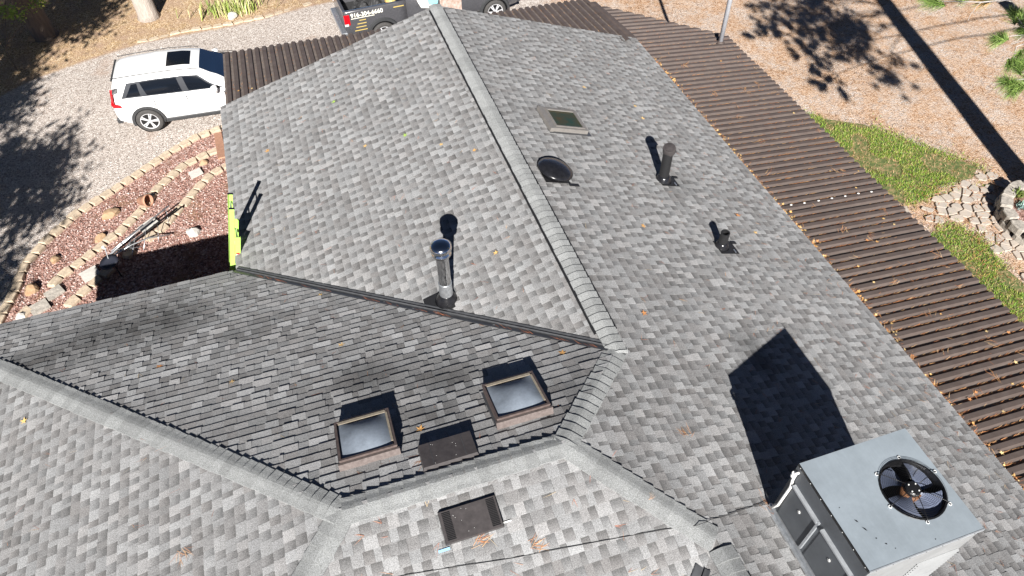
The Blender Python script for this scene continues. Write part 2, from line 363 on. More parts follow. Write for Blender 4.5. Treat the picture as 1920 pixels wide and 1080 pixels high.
# ---- shingle courses
def clip(poly, a, b, c):                                    # keep a u + b v <= c
    out = []; n = len(poly)
    for i in range(n):
        p, q = poly[i], poly[(i+1) % n]; dp = a*p[0]+b*p[1]-c; dq = a*q[0]+b*q[1]-c
        if dp <= 0: out.append(p)
        if dp*dq < 0: t = dp/(dp-dq); out.append((p[0]+(q[0]-p[0])*t, p[1]+(q[1]-p[1])*t))
    return out
def halfplanes(poly):                                        # convex, any winding
    A = sum(p[0]*q[1]-q[0]*p[1] for p, q in zip(poly, poly[1:]+poly[:1])); hs = []
    for p, q in zip(poly, poly[1:]+poly[:1]):
        ex, ey = q[0]-p[0], q[1]-p[1]; n = (ey, -ex) if A > 0 else (-ey, ex); hs.append((n[0], n[1], n[0]*p[0]+n[1]*p[1]))
    return hs
EXPO = 0.1429
STAINS = [(-7.5, 3.7, .9, .35), (-6.3, 3.7, .7, .4), (-8.6, 3.4, .6, .3), (-3.4, 0.85, .55, .45), (-2.4, 0.35, .5, .4), (-2.7, -0.35, .35, .35), (-5.2, 2.8, .5, .25), (-0.8, -0.6, .5, .35), (2.27, -0.05, .35, .45), (2.3, -0.5, .3, .45), (0.55, -2.1, .4, -.25), (-2.5, 2.1, .4, .12), (3.35, 3.95, .35, .12), (3.6, 2.05, .3, .12), (1.0, 3.9, .35, .1), (-3.0, 2.15, .3, .08)]
MPROJ = camo.matrix_world.inverted()
def footprint(c, n, area):
    q = MPROJ @ c; d = -q.z
    if d <= 0.1: return 0
    x, y = q.x/d*1331, q.y/d*1331
    if abs(x) > 955 or abs(y) > 535: return 0
    return area*abs(n.dot((camo.matrix_world.translation-c).normalized()))/(d*d)
def lay(pl, polys, seed, style):
    """polys: convex pieces in x,y; returns a list of (verts, faces, colours, score)"""
    r = random.Random(seed); O = pl.P(0, 0); out = []
    uvp = [[((pl.P(x, y)-O).dot(pl.u), (pl.P(x, y)-O).dot(pl.v)) for x, y in po] for po in polys]
    hps = [halfplanes(po) for po in uvp]
    umin = min(p[0] for po in uvp for p in po); umax = max(p[0] for po in uvp for p in po)
    vmin = min(p[1] for po in uvp for p in po); vmax = max(p[1] for po in uvp for p in po)
    ph = [r.uniform(0, 7) for _ in range(6)]
    k = 0; v0 = vmin
    while v0 < vmax:
        u = umin-r.uniform(0, 1.0); nextseam = u+r.uniform(0.3, 1.0); tooth = r.random() < .5; sh = r.gauss(0, 1); wob = [r.gauss(0, 0.0012) for _ in range(2)]
        while u < umax:
            if style == 'rough': wdt = r.choice((0.14, 0.18, 0.22, 0.27)) if tooth else r.choice((0.11, 0.14, 0.18))
            else: wdt = r.choice((0.095, 0.11, 0.125, 0.14, 0.17)) if tooth else r.choice((0.09, 0.10, 0.11, 0.12, 0.13))
            wdt *= r.uniform(0.9, 1.1); seam = False
            if u+wdt > nextseam-0.05: wdt = max(0.05, nextseam-u); seam = True
            u1 = u+wdt
            blot = math.sin(u*1.9+ph[0]+v0*.7)*math.sin(v0*2.3+ph[1])+0.7*math.sin(u*4.1+ph[2]+v0*3)*math.sin(v0*5.3-u*1.2+ph[3])
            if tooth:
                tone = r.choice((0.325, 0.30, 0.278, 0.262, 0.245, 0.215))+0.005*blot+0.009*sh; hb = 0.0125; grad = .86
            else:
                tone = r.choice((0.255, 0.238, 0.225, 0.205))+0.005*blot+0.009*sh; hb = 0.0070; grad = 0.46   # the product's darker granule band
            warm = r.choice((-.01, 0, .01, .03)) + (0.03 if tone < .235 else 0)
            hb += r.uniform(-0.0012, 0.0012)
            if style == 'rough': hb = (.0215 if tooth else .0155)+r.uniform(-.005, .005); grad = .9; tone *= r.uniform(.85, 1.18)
            vb = v0+r.uniform(-0.0025, 0.0025)+wob[0]*math.sin(u)
            pc = [(u+(0.0025 if seam else 0.0004), vb), (u1-0.0012, vb), (u1-0.0012, v0+EXPO+0.006), (u+0.0004, v0+EXPO+0.006)]
            for hp in hps:
                q = pc
                for h in hp:
                    q = clip(q, *h)
                    if len(q) < 3: break
                if len(q) < 3: continue
                ar = abs(sum(a[0]*b[1]-b[0]*a[1] for a, b in zip(q, q[1:]+q[:1])))/2
                if ar < 2e-4: continue
                vs = []; cs = []
                for (a, b) in q:
                    t = min(1, (b-vb)/EXPO); vs.append(O+pl.u*a+pl.v*b+pl.n*(hb*(1-t)+0.0015*t))
                    W3 = vs[-1]; st = 0
                    for (sx, sy, sr, sa) in STAINS: st += (1.35 if pl is P3 else 1)*sa*math.exp(-((W3.x-sx)**2+((W3.y-sy)*1.3)**2)/(sr*sr))
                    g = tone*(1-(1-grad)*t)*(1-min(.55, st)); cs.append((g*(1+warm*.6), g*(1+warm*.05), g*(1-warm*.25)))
                n = len(q); bs = [O+pl.u*a+pl.v*b-pl.n*0.002 for (a, b) in q]; ff = [tuple(range(n))]
                for i in range(n):
                    j = (i+1) % n
                    if q[i][1] > v0+EXPO and q[j][1] > v0+EXPO: continue
                    ff.append((i, i+n, j+n, j))
                cen = sum(vs, Vector())/n
                side = [tuple(x*.45 for x in c) for c in cs]
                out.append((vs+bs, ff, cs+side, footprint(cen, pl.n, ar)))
            if seam: nextseam = u1+1.0; sh = r.gauss(0, 1)
            u = u1; tooth = not tooth
        k += 1; v0 += EXPO
    return out
GV = 0.06                                                   # shingles stop this far from the valley line
d1 = math.hypot(1, m1/m3)
def voff(s): return GV*s
slopes = [
 ('west_slope', P1, [[(WX-.03, YV+GV*1.2), (0, GV*1.2), (0, YN+.02), (WX-.03, YN+.02)]], 11, 'flat'),
 ('east_slope', P2, [[(0, YS), (EX+.03, YS), (EX+.03, YN+.02), (0, YN+.02)], [(0, 0), (0, YC), (XE, YB)]], 12, 'flat'),
 ('north_slope', P3, [[(XH, YV+.03), (-GV*1.2+WX*(YV+.03)/YV, YV+.03), (-.035, -.0367), (XE, YB), (XW, YB)]], 13, 'rough'),
 ('hip_end_slope', P4, [[(XW, YB), (XH-.03, YV), (XH-.03, YP)]], 14, 'flat'),
 ('south_slope', P5, [[(XW, YB), (XE, YB), (0, YC), (WX-GV, YP), (XH, YP)]], 15, 'flat'),
 ('rear_west_slope', P6, [[(0, YC), (WX, YP-GV), (WX-.03, YS), (0, YS)]], 16, 'flat')]
laid = []
decks = {}
for nm, pl, polys, sd, stl in slopes:
    mb = MB()
    for po in polys:
        A = sum(p[0]*q[1]-q[0]*p[1] for p, q in zip(po, po[1:]+po[:1])); po = po if A > 0 else po[::-1]
        n = len(po); mb.add([pl.P(x, y, -0.003) for x, y in po]+[pl.P(x, y, -0.05) for x, y in po],
               [tuple(range(n)), tuple(range(2*n-1, n-1, -1))]+[(i, n+i, n+(i+1) % n, (i+1) % n) for i in range(n)])
    decks[nm] = mb.build('roof_slope', 'deck', house)
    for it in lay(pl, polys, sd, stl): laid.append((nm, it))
order = sorted(range(len(laid)), key=lambda i: -laid[i][1][3])
single = set(order[:300])
bulk = {nm: MB() for nm in decks}
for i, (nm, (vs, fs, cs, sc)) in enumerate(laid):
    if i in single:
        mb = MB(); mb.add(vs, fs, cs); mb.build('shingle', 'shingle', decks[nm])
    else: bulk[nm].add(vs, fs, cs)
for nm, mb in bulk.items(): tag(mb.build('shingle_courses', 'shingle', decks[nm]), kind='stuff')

# ---- ridge and hip caps
def caps(A, B, pa, pb, hw=0.15, lift=0.010, flip=False, expo=0.143, curl=0.0):
    A, B = Vector(A), Vector(B); d = (B-A).normalized(); Ln = (B-A).length; n = int(Ln/expo)
    up_ = (pa.n+pb.n).normalized()
    def wing(pl, other):
        wv = pl.n.cross(d).normalized()
        if wv.dot(other.n) < 0: wv = -wv
        return wv if wv.z < 0.3 and wv.dot(up_) < 0 else -wv
    wa, wb = wing(pa, pb), wing(pb, pa)
    for i in range(n+1):
        s0, s1 = i*expo, min(Ln, i*expo+expo*1.12)
        if s1-s0 < .03: continue
        j = R.uniform(-.006, .006); tl = R.uniform(-.004, .004); mb = MB(); rows = []
        for (s, h) in ((s0, lift+0.021), (s1, lift+0.001)):
            p = A+d*s; hw2 = hw+j; row = []
            for (wv, pl, k) in ((wa, pa, 1), (wa, pa, .66), (wa, pa, .25)):
                row.append(p+wv*hw2*k+pl.n*(h+(curl*R.uniform(.3, 1.2) if (k == 1) else 0))+d*(tl*k))
            row.append(p+up_*(h*1.0-0.004))
            for (wv, pl, k) in ((wb, pb, .25), (wb, pb, .66), (wb, pb, 1)):
                row.append(p+wv*hw2*k+pl.n*(h+(curl*R.uniform(0, .8) if k == 1 else 0))-d*(tl*k))
            rows.append(row)
        m = 7; low = [[q-up_*0.016 for q in rw] for rw in rows]
        vs = rows[0]+rows[1]+low[0]+low[1]; fs = []
        for k in range(m-1):
            fs += [(k, k+1, m+k+1, m+k), (2*m+k, 3*m+k, 3*m+k+1, 2*m+k+1), (k, 2*m+k, 2*m+k+1, k+1), (m+k, m+k+1, 3*m+k+1, 3*m+k)]
        fs += [(0, m, 3*m, 2*m), (m-1, 3*m-1, 4*m-1, 2*m-1)]
        mb.add(vs, fs, jit((.235, .241, .239), .11))
        o = mb.build('ridge_cap', 'shingle', house)
        bm = bmesh.new(); bm.from_mesh(o.data); bmesh.ops.recalc_face_normals(bm, faces=bm.faces); bm.to_mesh(o.data); bm.free()
RA = lambda y, h=0: (0, y, HR+h)
caps((0, YN+.02, HR+.026), (0, -0.10, HR+.026), P1, P2, hw=0.15, lift=0.004)
caps((-0.02, -0.05, HR+.004), (XE, YB, HR+HB+.004), P3, P2, hw=0.155, curl=.006)
caps((XW, YB, HR+HB+.003), (XE, YB, HR+HB+.003), P3, P5, hw=0.16, curl=.012)
hp = lambda t: (XW+(XH-XW)*t, YB+(YV-YB)*t, HR+HB-(HB+DROP)*t+.003)
caps(hp(1.0), hp(0.0), P3, P4, hw=0.155, curl=.005)
hq = lambda t: (XW+(XH-XW)*t, YB+(YP-YB)*t, HR+HB-(HB+DROP)*t+.003)
caps(hq(0.35), hq(0.0), P5, P4, hw=0.155)
caps((-0.02, YC, HR+.003), (XE, YB, HR+HB+.003), P2, P5, hw=0.155, curl=.004)
mb = MB()                                                   # ridge vent under the main ridge caps
def vent_run(y0, y1):
    for (pl, sx) in ((P1, -1), (P2, 1)):
        prof = [(0.178, 0.0), (0.172, 0.024), (0.0, 0.024)]
        for (a, ha), (b, hb_) in zip(prof[:-1], prof[1:]):
            q = [pl.P(sx*a, y0, ha), pl.P(sx*a, y1, ha), pl.P(sx*b, y1, hb_), pl.P(sx*b, y0, hb_)]
            mb.add(q if sx > 0 else q[::-1], [(0, 1, 2, 3)])
        for y, rv in ((y0, 0), (y1, 1)):
            q = [pl.P(sx*a, y, ha) for a, ha in prof]+[pl.P(0, y, 0)]; mb.add(q, [(0, 1, 2, 3)])
vent_run(0.35, YN-0.12); vent_run(YS, YC-0.45)
mb.build('ridge_vent', 'black_plastic', house)
caps((0, YC-1.7, HR+.026), (0, YC-0.1, HR+.026), P6, P2, hw=0.15, lift=0.004)
# ---- valley flashing: W profile sheet
def valley(A, B, pa, pb, w_=0.115):
    A, B = Vector(A), Vector(B); d = (B-A).normalized(); up_ = (pa.n+pb.n).normalized()
    sa = pa.n.cross(d).normalized(); sa = sa if sa.z > 0 else -sa; sb = pb.n.cross(d).normalized(); sb = sb if sb.z > 0 else -sb
    prof = [(sa, w_*.6, .012), (sa, w_*.6-.008, .015), (sa, .03, .0085), (sa, .010, .008), (None, 0, .036), (sb, .010, .008), (sb, .04, .0085), (sb, w_-.012, .017), (sb, w_, .0145)]
    mb = MB(); n = 12
    for i in range(n):
        pass
    vs = []
    for i in range(n+1):
        p = A+(B-A)*(i/n)
        for (s_, k, h) in prof: vs.append(p+(s_*k if s_ is not None else Vector())+up_*(h+.009+R.uniform(-.001, .001)))
    m = len(prof); fs = [(i*m+k, i*m+k+1, (i+1)*m+k+1, (i+1)*m+k) for i in range(n) for k in range(m-1)]
    mb.add(vs, fs); o = mb.build('valley_flashing', 'flashing_grey', house)
    bm = bmesh.new(); bm.from_mesh(o.data); bmesh.ops.recalc_face_normals(bm, faces=bm.faces)
    if sum(f.normal.z for f in bm.faces) < 0: bmesh.ops.reverse_faces(bm, faces=bm.faces)
    bm.to_mesh(o.data); bm.free(); return o
valley((-0.06, 0.06, P1.z(-.06, 0)), (WX-.02, YV+.02, P1.z(WX, 0)), P1, P3)
valley((-0.26, YC-.24, P6.z(-.26, 0)), (WX, YP, P6.z(WX, 0)), P6, P5)

# ---- eave and rake edges, fascia, walls
def strip(name, A, B, w0, w1, m, out):                      # vertical board under an edge
    A, B, out = Vector(A), Vector(B), Vector(out)*.022; mb = MB()
    mb.add([A, B, B-Vector((0, 0, w1)), A-Vector((0, 0, w0))]+[p+out for p in (A, B, B-Vector((0, 0, w1)), A-Vector((0, 0, w0)))],
           [(3, 2, 1, 0), (4, 5, 6, 7), (0, 1, 5, 4), (1, 2, 6, 5), (2, 3, 7, 6), (3, 0, 4, 7)])
    return mb.build(name, m, house)
ze1 = P1.z(WX, 0)-.006; ze2 = P2.z(EX, 0)-.006
strip('fascia', (WX, YV, ze1), (WX, YN, ze1), .16, .16, 'drip_edge', (-1, 0, 0))
strip('fascia', (XH, YV, ze1), (WX, YV, ze1), .16, .16, 'drip_edge', (0, 1, 0))
strip('fascia', (EX, YS, ze2), (EX, YN, ze2), .16, .16, 'drip_edge', (1, 0, 0))
strip('fascia', (WX, YN-.01, ze1), (0, YN-.01, HR-.006), .16, .16, 'drip_edge', (0, 1, 0))
strip('fascia', (0, YN-.01, HR-.006), (EX, YN-.01, ze2), .16, .16, 'drip_edge', (0, 1, 0))
strip('fascia', (XH, YV, ze1), (XH, YP, ze1), .16, .16, 'drip_edge', (-1, 0, 0))
def wall(poly, h):
    mb = MB(); mb.prism(poly, -0.1, h); return mb.build('wall', 'siding', house)
wall([(WX+.45, YV-.3), (EX-.45, YV-.3), (EX-.45, YN-.45), (WX+.45, YN-.45)], 2.6)
wall([(XH+.45, YP+.45), (EX-.45, YP+.45), (EX-.45, YV-.45), (XH+.45, YV-.45)], 2.6)
mb = MB(); yg = YN-.45                                        # gable infill
mb.add([(WX+.45, yg, 2.6), (EX-.45, yg, 2.6), (EX-.45, yg, P2.z(EX-.45, 0)-.06), (0, yg, HR-.06), (WX+.45, yg, P1.z(WX+.45, 0)-.06)], [(4, 3, 2, 1, 0)])
mb.build('gable', 'siding', house)

# ---- porch roof of ribbed brown metal
PITCH = 0.193; RH = 0.047
RIB = [(0.0, 0.0), (0.058, 0.0), (0.083, RH), (0.168, RH), (0.193, 0.0)]
def ribs_between(a, b):
    xs = []; k = math.floor(a/PITCH)
    while k*PITCH < b:
        for (t, h) in RIB[:-1]: xs.append((k*PITCH+t, h))
        k += 1
    xs.append((k*PITCH, 0)); xs = [q for q in xs if a <= q[0] <= b]
    def hh(t):
        t = t % PITCH
        for (p, q) in zip(RIB[:-1], RIB[1:]):
            if p[0] <= t <= q[0]: return p[1]+(q[1]-p[1])*(t-p[0])/(q[0]-p[0])
        return 0
    return [(a, hh(a))]+[q for q in xs if a+1e-4 < q[0] < b-1e-4]+[(b, hh(b))]
ME = 0.10
def zE(x): return HR-m2*EX-0.12-ME*(x-EX)
def zN(y): return HR-DROP-0.10-ME*(y-YN)
def pans(o, ax):                                             # the flat pans between ribs hold dust and washed dirt
    me = o.data; me.materials.append(MT['metal_dusty'])
    for p in me.polygons:
        t = p.center[ax] % PITCH
        if t < .058 and abs(p.normal.z) > .9: p.material_index = 1
    return o
def panel_e(y0, y1, xo):
    mb = MB(); pr = ribs_between(y0, y1); vs = []; j = R.uniform(-.012, .012); lift = R.choice((0, .0025))
    for (y, h) in pr:
        xa = EX-0.28; xb = xo(y)+j
        vs += [(xa, y, zE(xa)+h+lift), (xb, y, zE(xb)+h+lift), (xa, y, zE(xa)+h+lift-.002), (xb, y, zE(xb)+h+lift-.002)]
    n = len(pr); fs = []
    for i in range(n-1): a, b = 4*i, 4*i+4; fs += [(a, a+1, b+1, b), (a+2, b+2, b+3, a+3), (a+1, a+3, b+3, b+1)]
    mb.add(vs, fs); return pans(mb.build('metal_panel', 'metal_brown', house), 1)
def xo_e(y): return 8.07 if y < 10.25 else max(5.03, 8.07-(y-10.25)*(8.07-5.02)/(12.55-10.25))
y = YS; 
while y < 12.5:
    y1 = min(12.54, y+5*PITCH); panel_e(y, y1, xo_e); y = y1
def panel_n(x0, x1):
    mb = MB(); pr = ribs_between(x0, x1); vs = []; lift = R.choice((0, .0025)); j = R.uniform(-.015, .015)
    for (x, h) in pr:
        ya, yb = YN-.3, 13.52-(x+5.1)*0.047+j
        vs += [(x, ya, zN(ya)+h+lift), (x, yb, zN(yb)+h+lift), (x, ya, zN(ya)+h+lift-.002), (x, yb, zN(yb)+h+lift-.002)]
    n = len(pr); fs = []
    for i in range(n-1): a, b = 4*i, 4*i+4; fs += [(a, b, b+1, a+1), (a+2, a+3, b+3, b+2), (a+1, b+1, b+3, a+3)]
    mb.add(vs, fs); return pans(mb.build('metal_panel', 'metal_brown', house), 0)
x = -5.2
while x < 5.0:
    x1 = min(5.02, x+5*PITCH); panel_n(x, x1); x = x1
mb = MB(); A = Vector((EX+.0, YN+.10, zE(EX)+.058)); B = Vector((5.0, 12.62, zE(5.0)+.055)); s_ = Vector((1, .12, 0)).normalized()*.13
mb.add([A-s_, A+s_-Vector((0, 0, .01)), B+s_-Vector((0, 0, .01)), B-s_, A+Vector((0, 0, .012)), B+Vector((0, 0, .012))], [(0, 4, 5, 3), (4, 1, 2, 5)])
mb.build('hip_flashing', 'metal_brown', house)
for (x, yy) in ((7.75, -5.0), (7.75, -1.5), (7.75, 2.0), (7.75, 5.5), (7.75, 9.0), (-4.9, 13.2), (-1.6, 13.0), (1.8, 12.9), (4.7, 12.4)):
    b = MB(); b.box(x-.06, x+.06, yy-.06, yy+.06, 0, (zE(x) if x > 7 else zN(yy))-.13, bev=.006); b.build('porch_post', 'wood_brown', house)
b = MB(); b.box(7.68, 7.82, YS, 10.1, zE(7.75)-.13, zE(7.75)-.012); b.build('porch_beam', 'wood_brown', house)
b = MB(); b.box(-5.0, 4.8, 12.93, 13.07, zN(13)-.13, zN(13)-.012); b.build('porch_beam', 'wood_brown', house)
b = MB()
for xx in (5.65, 5.97, 6.32, 6.66, 7.0, 7.35, 7.68):
    b.lathe([(0.001, 0.010), (.016, .008), (.026, 0)], 10, T(xx, 3.44+R.uniform(-.01, .01), zE(xx)+RH+.001) @ Matrix.Diagonal((1.25, .8, 1, 1)))
b.build('white_sealant_dabs', 'pvc', house)['label'] = 'row of white sealant dabs on a metal rib'

# ---- flue, vents, skylights (parts of the house)
fx, fy = -1.93, 2.11; fz = P1.z(fx, fy)
flue = MB().tube([(fx, fy, fz+.02), (fx, fy, fz+1.12)], 0.098, 24, False).build('flue_pipe', 'chrome', house, True)
flue['label'] = 'tall shiny stainless flue pipe with domed cap'
b = MB(); b.lathe([(0.10, 1.05), (.15, 1.06), (.15, 1.10), (.125, 1.115), (.125, 1.145), (.158, 1.155), (.165, 1.19), (.162, 1.225), (.125, 1.258), (.07, 1.278), (0.001, 1.285)], 32, T(fx, fy, fz)); b.build('rain_cap', 'chrome', flue, True)
b = MB(); b.tube([(fx, fy, fz+.02), (fx, fy, fz+.42)], 0.106, 24, False); b.lathe([(.106, .405), (.110, .41), (.110, .425), (.106, .43)], 24, T(fx, fy, fz)); b.build('lower_sleeve', 'galv', flue, True)
b = MB(); b.lathe([(.19, 0.0), (.165, .07), (.13, .13), (.112, .16), (.108, .17)], 28, T(fx, fy, fz-.01)); b.build('storm_collar', 'black_gloss', flue, True)
b = MB(); X = P1.frame(fx-.1, fy, .016); b.box(-.20, .22, -.26, .2, 0, .006, X); b.build('base_flashing', 'black_plastic', flue)
def pipe_vent(x, y, h, r, hood, lab):
    z = P2.z(x, y); p = MB().tube([(x, y, z), (x, y, z+h)], r, 20, not hood and False)
    o = p.build('vent_pipe', 'black_plastic', house, True); o['label'] = lab
    X = P2.frame(x+.05, y-.03, .014)
    bb = MB(); bb.box(-.16, .16, -.24, .17, 0, .005, X); bb.build('base_flashing', 'black_plastic', o)
    bb = MB(); bb.box(.1, .16, -.34, -.235, 0, .012, X); bb.build('flashing_tab', 'black_plastic', o)
    bb = MB(); bb.lathe([(r*1.75, -.02), (r*1.55, .05), (r*1.25, .11), (r*1.02, .14)], 20, T(x, y, z)); bb.build('pipe_boot', 'black_gloss', o, True)
    bb = MB(); bb.box(-.05, .03, -.012, .012, 0, .006, X @ T(-.1, -.15, .02)); bb.build('sealant_smear', 'galv', o)
    if hood:
        X = T(x, y, z+h) @ RY(rad(-12)) @ RX(rad(10))
        bb = MB(); bb.lathe([(r*1.25, -.11), (r*1.25, .0), (r*1.2, .015), (0.001, .03)], 24, X)
        bb.box(r*.6, r*1.9, -.05, .05, -.06, -.05, X @ RY(rad(28))); bb.build('vent_hood', 'vent_brown', o)
    else:
        bb = MB(); bb.lathe([(r, h-.2), (r, h), (r*.72, h), (r*.72, h-.2)], 20, T(x, y, z)); bb.build('pipe_mouth', 'black_plastic', o)
        bb = MB(); bb.lathe([(0.001, h-.17), (r*.73, h-.17)], 20, T(x, y, z)); bb.build('pipe_bore', 'fan_dark', o)
pipe_vent(2.88, 4.05, .78, .095, True, 'tall black vent pipe with hooded top')
pipe_vent(3.10, 2.14, .36, .08, False, 'short open black vent pipe')
X = P2.frame(.57, 4.02, .012)
b = MB(); b.lathe([(.25, 0), (.24, .08), (.30, .085), (.335, .10), (.33, .125), (.27, .165), (.17, .195), (.08, .207), (0.001, .21)], 40, X); dv = b.build('dome_vent', 'black_gloss', house, True); dv['label'] = 'round black dome roof vent'
b = MB(); b.box(-.25, .25, -.25, .25, 0, .005, X); b.build('base_flashing', 'black_plastic', dv)
b = MB(); b.box(-.33, -.27, -.40, -.2, 0, .014, X); b.build('flashing_tab', 'black_plastic', dv)
def frame_ring(b, X, hx, hy, wd, z0, z1):
    b.box(-hx, hx, -hy, -hy+wd, z0, z1, X); b.box(-hx, hx, hy-wd, hy, z0, z1, X)
    b.box(-hx, -hx+wd, -hy+wd, hy-wd, z0, z1, X); b.box(hx-wd, hx, -hy+wd, hy-wd, z0, z1, X)
def skylight_dome(x, y, lab):
    X = P3.frame(x, y, .005)
    b = MB(); frame_ring(b, X, .345, .355, .035, 0, .125); o = b.build('skylight', 'bronze_frame', house); o['label'] = lab
    b = MB(); frame_ring(b, X, .352, .362, .030, .126, .146); b.build('frame', 'bronze_frame', o)
    b = MB(); b.box(-.30, .30, -.332, -.285, .147, .153, X); b.box(-.322, -.295, -.285, .27, .147, .152, X); b.build('inner_curb', 'cream_frame', o)
    def dome(u, v):
        a, c = 2*u-1, 2*v-1; k = (1-a*a)*(1-c*c); return X @ Vector((a*.308, c*.318, (.118+.075*k)))
    b = MB(); b.grid(dome, 16, 16); b.build('dome', 'acrylic', o, True)
    b = MB(); b.box(-.37, .37, .36, .395, .0, .11, X); b.build('lip_strip', 'pale_lip', o)
    b = MB(); b.box(-.375, .375, -.385, .37, 0, .004, X @ T(0, 0, .012)); b.build('base_flashing', 'flashing_grey', o)
skylight_dome(-3.57, -.43, 'bronze framed domed skylight nearer the hip ridge')
skylight_dome(-1.63, -.49, 'bronze framed domed skylight nearer the metal valley')
X = P2.frame(1.46, 5.80, .01)
b = MB(); frame_ring(b, X, .37, .39, .07, 0, .085); o = b.build('skylight', 'sky_frame_grey', house); o['label'] = 'flat grey framed skylight with dark glass near the main ridge'
b = MB(); frame_ring(b, X, .31, .33, .03, .086, .10); b.build('frame', 'sky_frame_grey', o)
b = MB(); b.box(-.285, .285, -.305, .305, .06, .072, X); b.build('glass', 'dark_glass', o)
b = MB(); b.box(-.39, .39, .391, .47, 0, .09, X); b.build('head_cover', 'sky_frame_grey', o)
b = MB(); b.box(-.43, .43, -.47, .47, 0, .005, X); b.build('base_flashing', 'flashing_grey', o)
def box_vent(pl, x, y, lab, slats, extra):
    X = pl.frame(x, y, .012); hx, hy, h = .325, .175, .085
    b = MB(); vs = [(-hx-.015, -hy-.01, 0), (hx+.015, -hy-.01, 0), (hx+.015, hy+.01, 0), (-hx-.015, hy+.01, 0), (-hx, -hy, h), (hx, -hy, h), (hx, hy, h*.55), (-hx, hy, h*.55)]
    b.add([X @ Vector(v) for v in vs], [(3, 2, 1, 0), (4, 5, 6, 7), (0, 1, 5, 4), (1, 2, 6, 5), (2, 3, 7, 6), (3, 0, 4, 7)])
    o = b.build('box_vent', 'vent_brown', house); o['label'] = lab
    zt = lambda yy: h-(yy+hy)/(2*hy)*h*.45
    for sx in (-1, 1):
        if slats:
            g = MB()
            for k in range(17): yy = -hy+.025+k*.0185; g.box(sx*(hx-.115), sx*(hx-.02), yy, yy+.007, zt(yy)-.001, zt(yy)+.008, X)
            tag(g.build('louvre', 'fan_dark', o), kind='stuff')
        else:
            g = MB(); g.box(sx*(hx-.13), sx*(hx-.127), -hy, hy, h*.5, h*.5+.001, X)
            a = [(sx*(hx-.132), -hy+.004, zt(-hy)+.003), (sx*(hx-.126), -hy+.004, zt(-hy)+.003), (sx*(hx-.126), hy-.004, zt(hy)+.003), (sx*(hx-.132), hy-.004, zt(hy)+.003)]
            g.add([X @ Vector(v) for v in a], [(0, 1, 2, 3) if sx > 0 else (3, 2, 1, 0)]); g.build('panel_seam', 'flashing_grey', o)
    for k in range(8):
        a, c = R.uniform(-hx+.14, hx-.14), R.uniform(-hy+.02, hy-.02); g = MB(); g.lathe([(0.001, .003), (.0032, 0)], 8, X @ T(a, c, zt(c)+.001)); g.build('screw', 'screw', o)
    if extra:
        g = MB(); g.box(hx-.66-.1, -hx+.02, -hy-.06, -hy-.03, .003, .006, X); g.build('blue_tape', 'tape_blue', o)
        g = MB(); g.box(hx, hx+.11, -hy+.03, -hy+.045, .003, .008, X); g.build('white_flashing_edge', 'pvc', o)
box_vent(P3, -2.66, -1.0, 'flat brown box vent below the two domed skylights', False, False)
box_vent(P5, -2.63, -1.87, 'brown louvred box vent on the sunny slope', True, True)
b = MB(); b.tube([(7.66, 9.90, zE(7.66)-.3), (7.66, 9.90, zE(7.66)+3.4)], .062, 16); mst = b.build('service_mast', 'mast_grey', house, True); mst['label'] = 'grey metal mast rising through the porch roof'
b = MB(); b.lathe([(.12, .03), (.09, .055), (.066, .09)], 16, T(7.66, 9.90, zE(7.66))); b.build('mast_boot', 'metal_brown', mst, True)
b = MB(); b.lathe([(.062, 3.4), (.10, 3.42), (.10, 3.52), (.03, 3.6)], 16, T(7.66, 9.90, zE(7.66))); b.build('weatherhead', 'mast_grey', mst, True)

# ------------------------------------------------------------------ rooftop air conditioner
ac = thing('air_conditioner', 'grey rooftop air conditioner with round fan guard and dark access panels', 'air conditioner', (1.66, -3.245, P2.z(1.66, 0)))
zb = ac.location.z; hx, hy = .70, .625; zt = HR+.82-zb
zlow = P2.z(1.66+hx, 0)-zb
b = MB(); zc = zlow+.12; b.box(-hx+.012, hx-.012, -hy+.012, -hy+.03, zc, zt-.036); b.box(-hx+.012, hx-.012, hy-.03, hy-.012, zc, zt-.036); b.box(-hx+.0126, -hx+.03, -hy+.031, hy-.031, zc, zt-.036); b.box(hx-.03, hx-.0126, -hy+.031, hy-.031, zc, zt-.036); cab = b.build('cabinet', 'ac_end', ac)
b = MB(); n = 40; rr = .335; ring = [(rr*math.cos(2*math.pi*k/n)+.29, rr*math.sin(2*math.pi*k/n)-.02) for k in range(n)]
def edge_pt(cx, cy, t):
    dx, dy = math.cos(t), math.sin(t); s = min(((hx if dx > 0 else -hx)-cx)/dx if abs(dx) > 1e-6 else 9, ((hy if dy > 0 else -hy)-cy)/dy if abs(dy) > 1e-6 else 9); return (cx+dx*s, cy+dy*s)
cx, cy = .29, -.02
angs = sorted(set([2*math.pi*k/n for k in range(n)]+[math.atan2(sy*hy-cy, sx*hx-cx) % (2*math.pi) for sx in (-1, 1) for sy in (-1, 1)]))
inn = [(cx+rr*math.cos(t), cy+rr*math.sin(t)) for t in angs]; ou = [edge_pt(cx, cy, t) for t in angs]; k = len(angs)
vs = [(x, y, zt) for x, y in inn]+[(x, y, zt) for x, y in ou]+[(x, y, zt-.035) for x, y in ou]+[(x*1, y, zt-.30) for x, y in inn]
fs = []
for i in range(k): j = (i+1) % k; fs += [(i, k+i, k+j, j), (k+i, 2*k+i, 2*k+j, k+j), (i, j, 3*k+j, 3*k+i)]
b.add(vs, fs); lid = b.build('top_panel', 'ac_top', ac)
